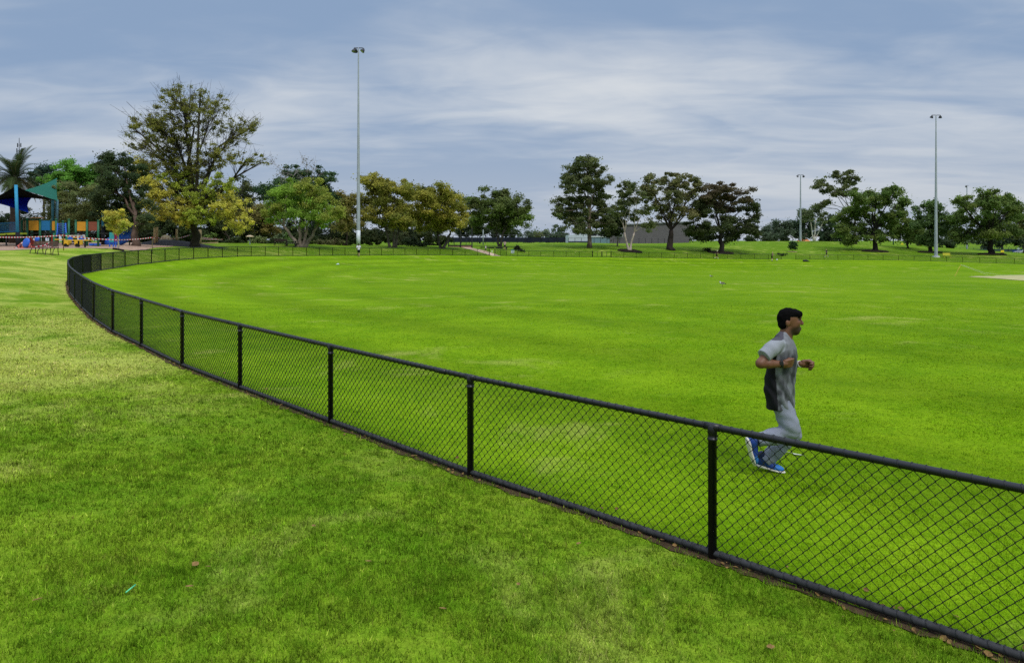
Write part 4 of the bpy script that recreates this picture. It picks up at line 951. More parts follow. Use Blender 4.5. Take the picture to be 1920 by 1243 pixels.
def sail_mat(col):
    m, t, b, out = bsdf_mat('sail_cloth')
    g = t.new('ShaderNodeNewGeometry').outputs['Position']; c = t.mix(t.noise(g, 1.2, 4), tuple(.8 * k for k in col), tuple(1.2 * k for k in col))
    t.put(b.inputs['Base Color'], c); b.inputs['Roughness'].default_value = .85; b.inputs['Specular IOR Level'].default_value = .1
    tr = t.new('ShaderNodeBsdfTranslucent'); t.put(tr.inputs[0], c); mx = t.new('ShaderNodeMixShader'); mx.inputs[0].default_value = .5
    t.l.new(b.outputs[0], mx.inputs[1]); t.l.new(tr.outputs[0], mx.inputs[2]); t.l.new(mx.outputs[0], out.inputs[0]); return m
def sail(name, lab, corners, col, dip=.10, n=14):
    A = [V(*c) for c in corners]; tri = len(A) == 3; v = []; f = []
    if tri: A = [A[0], A[1], A[2], A[2]]
    cen = sum(A, Vector()) / 4
    for i in range(n + 1):
        for j in range(n + 1):
            s, t = i / n, j / n
            p = A[0] * (1 - s) * (1 - t) + A[1] * s * (1 - t) + A[2] * s * t + A[3] * (1 - s) * t
            e = max(4 * s * (1 - s) * (abs(t - .5) * 2) ** 3, 4 * t * (1 - t) * (abs(s - .5) * 2) ** 3)
            v.append(p.lerp(cen, dip * e))
    for i in range(n):
        for j in range(n): f.append((i * (n + 1) + j, (i + 1) * (n + 1) + j, (i + 1) * (n + 1) + j + 1, i * (n + 1) + j + 1))
    b = len(v); off = Vector((0, .01, -.02)); v2 = v + [p + off for p in v]; f2 = f + [tuple(b + k for k in reversed(q)) for q in f]
    o = raw_mesh(name, v2, f2, sail_mat(col), None, True, origin=tuple(cen)); return tag(o, lab, 'shade sail', 'shade sails over the playground')
sail('shade_sail', 'black shade sail stretched over the play fort', [(-60, 392, 60), (30, 349, 62), (108, 376, 66), (20, 367, 78)], (.010, .013, .012), .12)
sail('shade_sail', 'green shade sail rising behind the black one', [(46, 357, 68), (107, 334, 86), (108, 378, 72)], (.045, .24, .17), .10)
sail('shade_sail', 'deep blue shade sail hanging below the black one', [(-34, 366, 70), (63, 367, 69), (54, 399, 65), (-34, 374, 63)], (.02, .10, .88), .14)
def fort():
    Z = 66; root = empty('play_fort', at(115, Z), 'play fort of green posts with yellow, blue and rust panels', 'play equipment')
    zd = V(0, 437, Z).z
    for (px, yt, dz) in ((51, 411, 0), (75, 414, 0), (94, 414, 1.5), (105, 412, 0), (129, 413, 0), (142, 415, 2), (163, 415, 0), (184, 415, 0), (41, 415, 2), (60, 415, 2), (118, 416, 2)):
        b = at(px, Z + dz); h = V(0, yt, Z + dz).z; m = MB(); m.tube([b - Vector((0, 0, .2)), Vector((b.x, b.y, h))], .095, 10); m.lathe((b.x, b.y, h), [(.12, 0), (.1, .08), (.03, .12)], 10); m.build('post', M_gpost, root, smooth=True)
    for (a, b_, y0, y1, m_) in ((54, 72, 414, 432, M_ypan), (77.5, 93, 414, 432, M_bpan), (97.5, 103.5, 415, 432, M_ypan), (144.5, 160.5, 416, 433, M_ypan), (166, 182, 416, 433, M_rpan)):
        m = MB(); rect_wall(m, a, b_, y0, y1, Z - .05, th=.07); m.build('panel', m_, root)
    for (a, b_) in ((41, 94), (128, 185)):
        m = MB(); rect_wall(m, a, b_, 436.5, 438.5, Z + .1, th=2.2); m.build('deck', M_blk, root)
    m = MB(); rect_wall(m, 56, 76, 407.6, 409.2, Z, th=.5); m.build('canopy', mat('orange_canopy', (.5, .25, .10), .6), root)
    m = MB()
    for px in (44, 48): rect_wall(m, px - .8, px + .8, 414, 432, Z + 2, th=.06)
    m.build('slat', mat('tan_slat', (.30, .22, .10), .7), root)
    m = MB()
    for s in (0, 1):
        m.tube([V(106 + 19 * s, 444, Z - .9), V(106 + 19 * s + (1.5 - 3 * s), 432, Z - .5), V(108 + 15 * s, 419, Z - .1)], .06, 8)
    for k in range(6):
        c = V(115.5, 440 - k * 3.6, Z - .8 + .12 * k); w = (8.6 - .45 * k) * Z / F
        m.tube([c + Vector((math.cos(t) * w, 0, math.sin(t) * .13)) for t in np.linspace(math.pi, 0, 11)], .028, 6)
    m.build('arched_climber', M_brightblue, root, smooth=True)
    for px in (101.3, 125):
        b = at(px, Z - 2); m = MB(); m.tube([b - Vector((0, 0, .2)), Vector((b.x, b.y, V(0, 437, Z - 2).z))], .09, 8); m.build('short_post', mat('play_light_green', (.02, .20, .10), .5), root)
    m = MB(); m.tube([V(101.5, 449.4, Z - 2), V(125, 449.4, Z - 2)], .05, 8); m.build('handrail', M_yl, root)
    for (a, b_) in ((167, 174), (175.5, 183)):
        m = MB(); rect_wall(m, a, b_, 456.5, 460.5, Z, th=.5); m.build('step', M_brightblue, root)
    m = MB(); rect_wall(m, 95.5, 99.5, 440, 460, Z + .5, th=.1); m.build('ladder_panel', mat('play_red', (.32, .02, .02), .5), root)
fort()
def ramp():
    Z = 64; root = empty('access_ramp', at(10, Z), 'blue railed ramp with a lime edge at the left edge', 'play equipment')
    f = lambda px: 436.5 - (px + 60) * .0 + (30 - px) * .055
    m = MB(); a, b = V(-60, f(-60), Z), V(31, f(31), Z); m.prism([a, b, b - Vector((0, 0, .14)), a - Vector((0, 0, .14))], (0, 1.4, 0)); m.build('deck', mat('lime_edge', (.38, .48, .03), .6), root)
    m = MB()
    for h in (.12, .95): m.tube([a + Vector((0, 0, h)), b + Vector((0, 0, h))], .035, 6)
    for k in range(46):
        p = a.lerp(b, k / 45); m.tube([p + Vector((0, 0, .1)), p + Vector((0, 0, .95))], .016, 5)
    m.build('railing', M_bpan, root)
    for px in (-50, -20, 12):
        g = at(px, Z); m = MB(); m.tube([g - Vector((0, 0, .2)), V(px, f(px) + 2, Z)], .07, 8); m.build('leg', M_blk, root)
ramp()
def wedge():
    Z = 57; root = empty('climbing_wedge', at(42, Z), 'red studded climbing wedge with a blue end disc', 'play equipment')
    zb = at(42, Z).z - .1; L = V(22, 464, Z); T = V(43, 446, Z); Rr = V(62, 464, Z)
    m = MB(); m.prism([Vector((L.x, Z, zb)), Vector((Rr.x, Z, zb)), T + Vector((0, .5, 0))], (0, .05, 0)); m.prism([Vector((L.x, Z + 1.4, zb)), Vector((Rr.x, Z + 1.4, zb)), T + Vector((0, .9, 0))], (0, .05, 0))
    m.prism([Vector((L.x, Z, zb)), T + Vector((0, .5, 0)), T + Vector((0, .9, 0)), Vector((L.x, Z + 1.4, zb))], (.05, 0, 0)); m.build('wedge_body', mat('coral_red', (.50, .115, .085), .6, .3, .12, 2), root)
    r = np.random.default_rng(2); m = MB(); m2 = MB()
    for k in range(18):
        s = r.uniform(.06, .9); hw = (1 - s) * .85
        base = Vector((L.x, Z, zb)).lerp(Vector((Rr.x, Z, zb)), .5 + r.uniform(-.5, .4) * hw); tip = T + Vector((0, .5, 0))
        p = base.lerp(Vector((base.x * (1 - s) + tip.x * s, tip.y, tip.z)), s) + Vector((0, -.05, 0))
        (m if k % 3 else m2).lathe(p, [(.09, -.03), (.07, .05), (.03, .08)], 8, rot=Matrix.Rotation(R(70), 3, 'X'))
    m.build('hold', mat('white_hold', (.62, .55, .52), .6), root); m2.build('dark_hold', mat('dark_hold', (.08, .03, .04), .6), root)
    for (px, y, rr, dy) in ((49.5, 455.5, 9.2, -.35), (70, 449, 5.5, .9)):
        c = V(px, y, Z + dy); rad = rr * Z / F; rot = Matrix.Rotation(R(-25), 3, 'Z') @ Matrix.Rotation(R(78), 3, 'X')
        m = MB(); m.lathe(c, [(rad * .9, -.06), (rad, -.03), (rad, .05), (rad * .93, .09), (rad * .5, .12), (.01, .13)], 24, rot=rot); m.build('disc', M_brightblue, root, smooth=True)
wedge()
def plaza_bench():
    Z = 49; a, b = at(58, Z), at(103, Z); c = (a + b) / 2; root = empty('park_bench', c, 'brown slatted bench facing the playground, tape draped over it', 'bench'); mt = mat('bench_timber', (.085, .042, .030), .7, .3, .2, 10); mi = mat('bench_iron', (.05, .028, .022), .5)
    L = 1.72
    m = MB()
    for k in range(5): m.box(c + Vector((.12, -.28 + .115 * k, .46)), (L, .09, .04))
    m.build('seat', mt, root)
    m = MB()
    for k in range(4): m.box(c + Vector((-.06, .32 + .035 * k, .56 + .105 * k)), (L, .03, .085), rx=R(-15))
    m.build('backrest', mt, root)
    for s in (-.86, -.3, .3, .86):
        m = MB(); p = c + Vector((s * .93 + .1, 0, 0))
        for y in (-.3, .28):
            m.tube([p + Vector((.0, y * 1.1, -.05)), p + Vector((0, y * .9, .25)), p + Vector((.05, y * .6, .43))], .028, 6)
        m.tube([p + Vector((0, .28, .4)), p + Vector((-.15, .46, .92))], .025, 6)
        if abs(s) > .5: m.tube([p + Vector((0, .36, .62)), p + Vector((0, -.25, .66)), p + Vector((0, -.3, .45))], .025, 6)
        m.build('leg', mi, root)
    return c
BC = plaza_bench()
def stripes(name, lab, pts, w=.075, per=.16):
    m = MB(); pts = [Vector(p) for p in pts]; k = 0
    for a, b in zip(pts[:-1], pts[1:]):
        L = (b - a).length; n = max(2, int(L / per)); sag = .012 * L
        pr = None
        for i in range(n + 1):
            t = i / n; p = a.lerp(b, t) - Vector((0, 0, sag * 4 * t * (1 - t)))
            if pr is not None:
                m.box((p + pr) / 2, ((p - pr).length, .006, w), rz=math.atan2(p.y - pr.y, p.x - pr.x), ry=-math.atan2(p.z - pr.z, math.hypot(p.x - pr.x, p.y - pr.y)), col=(.72, .68, .68) if k % 2 else (.55, .03, .06)); k += 1
            pr = p
    return tag(m.build(name, M_tape, None, tint=True, origin=tuple(pts[0])), lab, 'barrier tape', 'red and white barrier tapes')
M_tape = mat('tape', (1, 1, 1), .5, .3, .05, attr=True)
M_rust = mat('rusty_steel', (.20, .09, .03), .8, .2, .25, 6)
for lab, px, Z, y0 in (('rusty stake holding the tape behind the bench', 119, 53, 438.5), ('thin olive stake holding the tape left of the timber posts', 285.5, 62, 446)):
    post_thing('tape_stake', lab, px, Z, y0, .028, mat('olive_stake', (.16, .12, .05), .8) if px > 200 else M_rust, 'stake', 'stakes holding the tape')
stripes('barrier_tape', 'red and white tape strung across in front of the ramp', [V(-40, 443.5, 56), V(119, 441.3, 53)])
stripes('barrier_tape', 'red and white tape sagging past the young tree', [V(119, 441.5, 53), V(222, 450, 57.9), V(286, 445.5, 62)])
stripes('barrier_tape', 'short tape climbing to the paired timber posts', [V(286, 445, 62), V(292, 440.5, 84)])
stripes('barrier_tape', 'tape running between the timber posts before the dark mound', [V(294, 446, 84), V(331, 447.5, 86), V(356, 441, 88)])
stripes('barrier_tape', 'upper striped tape right of the timber post', [V(377, 445, 90), V(408, 448, 94)])
stripes('barrier_tape', 'lower striped tape right of the timber post', [V(377, 448.2, 90), V(418, 449, 95)])
stripes('barrier_tape', 'tape tied round the brown bench', [BC + Vector((-.45, -.36, .52)), BC + Vector((-.05, .2, .62)), BC + Vector((.2, .42, .85))], .06, .12)
stripes('barrier_tape', 'tape trailing over the bench seat', [BC + Vector((.0, .2, .60)), BC + Vector((.5, -.1, .56)), BC + Vector((.9, -.34, .47))], .06, .12)
def play_table():
    Z = 58; c = at(150, Z); root = empty('play_table', c, 'yellow-topped play table on black legs', 'table'); h = V(0, 450.5, Z).z - c.z
    m = MB(); m.prism([c + Vector((x, y, h - .05)) for x, y in ((-.95, -.2), (-.3, -.45), (.95, -.35), (.95, .3), (0, .5), (-.95, .3))], (0, 0, .09)); m.build('tabletop', M_yl, root)
    for x in (-.12, .42):
        m = MB(); m.tube([c + Vector((x, 0, -.2)), c + Vector((x, 0, h - .05))], .07, 8); m.build('leg', M_blk, root)
play_table()
def play_truck():
    Z = 61; c = at(141, Z); root = empty('play_truck', c, 'yellow play truck with blue seats and a white frame', 'play equipment'); s = Z / F
    for x in (-.62, .36):
        m = MB(); m.box(c + Vector((x, -.1, .42)), (.42, .5, .42)); m.build('fender', M_yl, root)
        m = MB(); m.lathe(c + Vector((x, -.25, .16)), [(.17, -.1), (.17, .1)], 14, rot=Matrix.Rotation(R(90), 3, 'X')); m.build('wheel', M_blk, root)
        m = MB(); m.prism([c + Vector((x - .22 + .44 * k / 8 + .02, .25, .78 + .22 * math.sin(math.pi * k / 8))) for k in range(9)] + [c + Vector((x + .24, .25, .5)), c + Vector((x - .2, .25, .5))], (0, .06, 0)); m.build('seat', M_brightblue, root)
    m = MB()
    for x in (-.85, .6): m.tube([c + Vector((x, .35, .1)), c + Vector((x, .35, 1.02))], .035, 6)
    m.tube([c + Vector((-.85, .35, 1.02)), c + Vector((.6, .35, 1.02))], .035, 6); m.build('frame', mat('cream_tube', (.62, .55, .42), .5), root)
    m = MB(); m.box(c + Vector((-.12, .35, .88)), (1.4, .05, .14)); m.build('crossbar', M_yl, root)
    m = MB(); m.box(c + Vector((-.12, .1, .28)), (1.3, .5, .1)); m.build('chassis', M_blk, root)
play_truck()
def activity_panel():
    Z = 66; c = at(210, Z); root = empty('activity_panel', c, 'teal activity panel on blue legs behind the young tree', 'play equipment')
    m = MB(); rect_wall(m, 205, 213, 436, 454, Z, th=.08); m.build('panel', mat('play_teal', (.03, .30, .30), .5), root)
    m = MB(); rect_wall(m, 214.5, 218.5, 437, 454, Z + .4, th=.08); m.build('side_panel', mat('play_crimson', (.28, .02, .05), .5), root)
    for px in (205.6, 212.5, 217): 
        g = at(px, Z + .1); m = MB(); m.tube([g - Vector((0, 0, .2)), V(px, 452, Z + .1)], .06, 8); m.build('leg', M_brightblue, root)
activity_panel()
def slide():
    Z = 74; root = empty('tube_slide', at(225, Z), 'blue tube slide coming down behind the young tree', 'slide')
    m = MB(); m.tube([V(250, 431, Z + 1), V(245, 434, Z + .6), V(238, 438, Z)], [.62, .62, .6], 16); m.build('upper_tube', mat('slide_pale', (.20, .30, .62), .45), root, smooth=True)
    m = MB(); m.tube([V(238, 439, Z), V(232, 446, Z - .5), V(224, 450, Z - 1), V(212, 454, Z - 1.5), V(200, 457, Z - 1.5)], [.55, .58, .6, .62, .5], 16); m.build('lower_tube', M_brightblue, root, smooth=True)
    for px, y in ((243, 436), (222, 452)):
        g = at(px, Z); m = MB(); m.tube([g - Vector((0, 0, .2)), V(px, y, Z)], .06, 8); m.build('leg', M_blk, root)
slide()
M_timber = mat('timber_post', (.46, .33, .17), .8, .2, .2, 3)
for lab, px, Z, y0, r in (('left of the paired pale timber posts', 290, 84, 426, .13), ('right of the paired pale timber posts', 294.5, 84.4, 426, .13), ('single pale timber post on the dark mound', 331.5, 86, 430, .13), ('thick pale timber post right of the thick tree trunk', 375, 90, 431, .2)):
    post_thing('timber_post', lab, px, Z, y0, r, M_timber, 'post', 'pale timber posts')
def mound():
    m = MB(); n = 40; rows = []; c = g2(345, 84); v = []; f = []
    for j, k in enumerate(np.linspace(1, .02, 12)):
        for i in range(n):
            t = 2 * math.pi * i / n; x, y = c[0] + math.cos(t) * 7.0 * k, c[1] + 2.0 + math.sin(t) * 3.2 * k
            skew = max(0.15, 1 - (x - (c[0] - 4.5)) / 9.0) if x > c[0] - 4.5 else 1
            v.append((x, y, gz(x, y) - .1 + 1.15 * skew * (1 - k * k)))
    for j in range(11):
        for i in range(n): f.append((j * n + i, j * n + (i + 1) % n, (j + 1) * n + (i + 1) % n, (j + 1) * n + i))
    m.add(v, f); tag(m.build('rubber_mound', mat('rubber_surface', (.045, .042, .045), .9, .1, .2, 2), None, smooth=True, origin=(c[0], c[1] + 2, gz(c[0], c[1]))), 'dark rubber-surfaced mound behind the fence, left of the thick trunk', 'mound')
mound()
def boulder(lab, px, y, Z, w, h):
    g = at(px, Z); m = MB(); r = np.random.default_rng(int(px)); n = 12; v = []; f = []
    for j in range(7):
        p = math.pi / 2 * j / 6
        for i in range(n):
            t = 2 * math.pi * i / n; k = 1 + r.uniform(-.12, .12); v.append((g.x + math.cos(t) * w * math.cos(p) * k, g.y + math.sin(t) * w * .7 * math.cos(p) * k, g.z - .15 + (h + .15) * math.sin(p)))
    for j in range(6):
        for i in range(n): f.append((j * n + i, j * n + (i + 1) % n, (j + 1) * n + (i + 1) % n, (j + 1) * n + i))
    m.add(v, f); tag(m.build('boulder', mat('sandstone', (.22, .18, .11), .9, .1, .2, 3), None, True, origin=tuple(g)), lab, 'rock')
boulder('rounded sandstone boulder behind the dark mound', 311, 446, 93, .9, 1.15)
def edging():
    m = MB(); a, b = at(376, 94), at(408, 98); d = b - a
    m.prism([a + Vector((0, 0, -.1)), b + Vector((0, 0, -.1)), b + Vector((0, 0, .2)), a + Vector((0, 0, .2))], (0, .25, 0)); tag(m.build('timber_edging', M_timber, None, origin=tuple(a)), 'low pale timber edging right of the thick timber post', 'edging')
edging()

# ------------------------------------------------------------------ small things on the field
def cricket_rope():
    a = hit(1789.5, 518, 20); ap = V(1801.5, 496.5, a.y); root = empty('leaning_stake', a, 'thin yellow stake leaning beside the cricket pitch', 'stake')
    m = MB(); m.tube([a - Vector((0, 0, .1)), ap], .03, 6); m.build('stake', mat('yellow_cane', (.55, .42, .06), .7), root)
    M_rope = mat('white_rope', (.48, .52, .36), .8)
    for lab, pts in (('white rope running from the leaning stake down to the pitch', [(1830, 508), (1858, 518.5)]), ('second white rope sagging from the leaning stake to the right edge', [(1822, 503), (1846, 511.5), (1870, 515), (1900, 515.8), (1930, 515)])):
        P_ = [ap]
        for (px, y) in pts: P_.append(V(px, y, a.y + (px - 1800) * .02))
        m = MB(); m.tube(P_, .013, 5); tag(m.build('rope', M_rope, None, origin=tuple(ap)), lab, 'rope', 'ropes by the pitch')
cricket_rope()
def ball():
    g = hit(1456.8, 489, 40); m = MB(); r = .16
    m.lathe(g + Vector((0, 0, r)), [(r * math.sin(t) + .001, -r * math.cos(t)) for t in np.linspace(0, math.pi, 10)], 16); tag(m.build('football', M_white, None, True, origin=tuple(g)), 'white ball on the turf beside the man in black', 'ball')
ball()
def bag():
    g = hit(1511, 491.3, 40); root = empty('sports_bag', g, 'flat black sports bag lying on the far turf', 'bag'); m = MB()
    m.tube([g + Vector((-.62, 0, .16)), g + Vector((-.5, 0, .2)), g + Vector((.15, .05, .19)), g + Vector((.55, .1, .13)), g + Vector((.85, .1, .06))], [.1, .2, .19, .13, .04], 12); m.build('body', M_blk, root, smooth=True)
    m = MB(); m.tube([g + Vector((-.3, -.1, .33)), g + Vector((-.1, -.15, .44)), g + Vector((.15, -.1, .33))], .02, 6); m.build('handle', M_blk, root)
bag()
def litter():
    g = hit(633.5, 497.5, 20); m = MB(); r = np.random.default_rng(1); v = []; n = 7
    for i in range(n):
        for j in range(n):
            x, y = (i / 6 - .5) * .3, (j / 6 - .5) * .26; v.append(g + Vector((x, y, .03 + .16 * math.exp(-(x * x + y * y) * 40) + r.uniform(-.02, .05))))
    f = [(i * n + j, (i + 1) * n + j, (i + 1) * n + j + 1, i * n + j + 1) for i in range(n - 1) for j in range(n - 1)]
    m.add(v, f); tag(m.build('plastic_bag', mat('pale_plastic', (.52, .62, .68), .4, .4, .2, 20), None, origin=tuple(g)), 'crumpled pale plastic bag on the turf', 'litter')
litter()

# ------------------------------------------------------------------ smooth-blended solids (signed distance fields turned into one continuous mesh)
def rcone(a, b, r1, r2): return ('c', np.array(a, float), np.array(b, float), r1, r2)
def ell(c, r, rot=None): return ('e', np.array(c, float), np.array(r, float), rot)
def _sd(pr, P):
    if pr[0] == 'c':
        a, b, r1, r2 = pr[1:5]; d = b - a; t = np.clip(((P - a) @ d) / max(d @ d, 1e-9), 0, 1)
        return np.linalg.norm(P - a - t[..., None] * d, axis=-1) - (r1 + (r2 - r1) * t)
    if pr[0] == 'e':
        c, r, rot = pr[1:4]; q = P - c
        if rot is not None: q = q @ np.array(rot)
        k0 = np.linalg.norm(q / r, axis=-1); k1 = np.linalg.norm(q / (r * r), axis=-1)
        return k0 * (k0 - 1) / np.maximum(k1, 1e-6)
    return pr[1](P)
def _bb(pr):
    if pr[0] == 'c': return np.minimum(pr[1] - pr[3], pr[2] - pr[4]), np.maximum(pr[1] + pr[3], pr[2] + pr[4])
    if pr[0] == 'e': m = pr[2].max() if pr[3] is not None else pr[2]; return pr[1] - m, pr[1] + m
    return pr[2], pr[3]
def sdf_mesh(prims, h, k=0.02, post=None, smooth=1):
    ks = k if isinstance(k, list) else [k] * len(prims)
    bb = [_bb(p) for p in prims]; mg = max(ks) + 3 * h
    lo = np.min([b[0] for b in bb], 0) - mg; hi = np.max([b[1] for b in bb], 0) + mg
    n = np.ceil((hi - lo) / h).astype(int) + 1
    D = np.full(n, 9.0)
    ax = [lo[i] + np.arange(n[i]) * h for i in range(3)]
    for p, (b0, b1), k in zip(prims, bb, ks):
        i0 = np.maximum(np.floor((b0 - mg - lo) / h).astype(int), 0); i1 = np.minimum(np.ceil((b1 + mg - lo) / h).astype(int) + 1, n)
        sl = tuple(slice(a, b) for a, b in zip(i0, i1))
        P = np.stack(np.meshgrid(*[ax[i][sl[i]] for i in range(3)], indexing='ij'), -1)
        d = _sd(p, P); e = D[sl]; hh = np.clip(.5 + .5 * (e - d) / k, 0, 1)
        D[sl] = np.where(e > 8, d, e + (d - e) * hh - k * hh * (1 - hh))
    if post is not None: D = post(D, np.stack(np.meshgrid(*ax, indexing='ij'), -1))
    return surface_nets(D, lo, h, smooth)
def surface_nets(D, lo, h, smooth=1):
    S = D < 0; n = np.array(D.shape)
    cs = np.zeros(n - 1, int)
    for dx in (0, 1):
        for dy in (0, 1):
            for dz in (0, 1): cs += S[dx:n[0] - 1 + dx, dy:n[1] - 1 + dy, dz:n[2] - 1 + dz]
    act = (cs > 0) & (cs < 8); I = np.argwhere(act); idx = np.full(n - 1, -1); idx[act] = np.arange(len(I))
    acc = np.zeros((len(I), 3)); cnt = np.zeros(len(I))
    corners = [(0, 0, 0), (1, 0, 0), (0, 1, 0), (1, 1, 0), (0, 0, 1), (1, 0, 1), (0, 1, 1), (1, 1, 1)]
    for a in corners:
        for ax_ in range(3):
            if a[ax_] == 0:
                b = list(a); b[ax_] = 1
                da = D[I[:, 0] + a[0], I[:, 1] + a[1], I[:, 2] + a[2]]; db = D[I[:, 0] + b[0], I[:, 1] + b[1], I[:, 2] + b[2]]
                c = (da < 0) != (db < 0); t = np.where(c, da / np.where(c, da - db, 1), 0)
                p = np.array(a, float)[None].repeat(len(I), 0); p[:, ax_] += t
                acc[c] += p[c]; cnt += c
    v = lo + (I + acc / cnt[:, None]) * h
    F_ = []
    for ax_ in range(3):
        o = [0, 1, 2]; o.remove(ax_); u, w = o
        sl0 = [slice(1, n[i] - 1) for i in range(3)]; sl0[ax_] = slice(0, n[ax_] - 1); sl1 = list(sl0); sl1[ax_] = slice(1, n[ax_])
        s0, s1 = S[tuple(sl0)], S[tuple(sl1)]; E = np.argwhere(s0 != s1)
        base = E.copy(); base[:, u] += 1; base[:, w] += 1
        fl = s0[tuple(E.T)]
        q = []
        for (du, dw) in ((-1, -1), (0, -1), (0, 0), (-1, 0)):
            c = base.copy(); c[:, u] += du; c[:, w] += dw; q.append(idx[tuple(c.T)])
        q = np.stack(q, 1)
        if ax_ == 1: fl = ~fl
        q[~fl] = q[~fl][:, ::-1]; F_.append(q)
    F_ = np.concatenate(F_); F_ = F_[(F_ >= 0).all(1)]
    for _ in range(smooth):
        s = np.zeros_like(v); c = np.zeros(len(v))
        for a in range(4):
            np.add.at(s, F_[:, a], v[F_[:, (a + 1) % 4]]); np.add.at(c, F_[:, a], 1)
            np.add.at(s, F_[:, a], v[F_[:, (a + 3) % 4]]); np.add.at(c, F_[:, a], 1)
        v = v * .5 + .5 * s / np.maximum(c, 1)[:, None]
    return v, F_
def vnoise(P, s, seed=0):
    r = np.random.default_rng(seed); T = r.uniform(0, 1, (32, 32, 32)); q = np.asarray(P) * s; i = np.floor(q).astype(int); f = q - i; f = f * f * (3 - 2 * f); o = 0
    for dx in (0, 1):
        for dy in (0, 1):
            for dz in (0, 1):
                o = o + T[(i[..., 0] + dx) % 32, (i[..., 1] + dy) % 32, (i[..., 2] + dz) % 32] * np.where(dx, f[..., 0], 1 - f[..., 0]) * np.where(dy, f[..., 1], 1 - f[..., 1]) * np.where(dz, f[..., 2], 1 - f[..., 2])
    return o
M_skin = mat('skin', (1, 1, 1), .5, .35, .06, 30, attr=True)
M_cloth = mat('cloth', (1, 1, 1), .85, .15, .06, 60, .25, 160, attr=True)
M_hair = mat('hair', (.004, .0035, .0035), .9, .05, .3, 80, .5, 200)
M_shoe = mat('shoe', (1, 1, 1), .6, .3, .1, 60, attr=True)

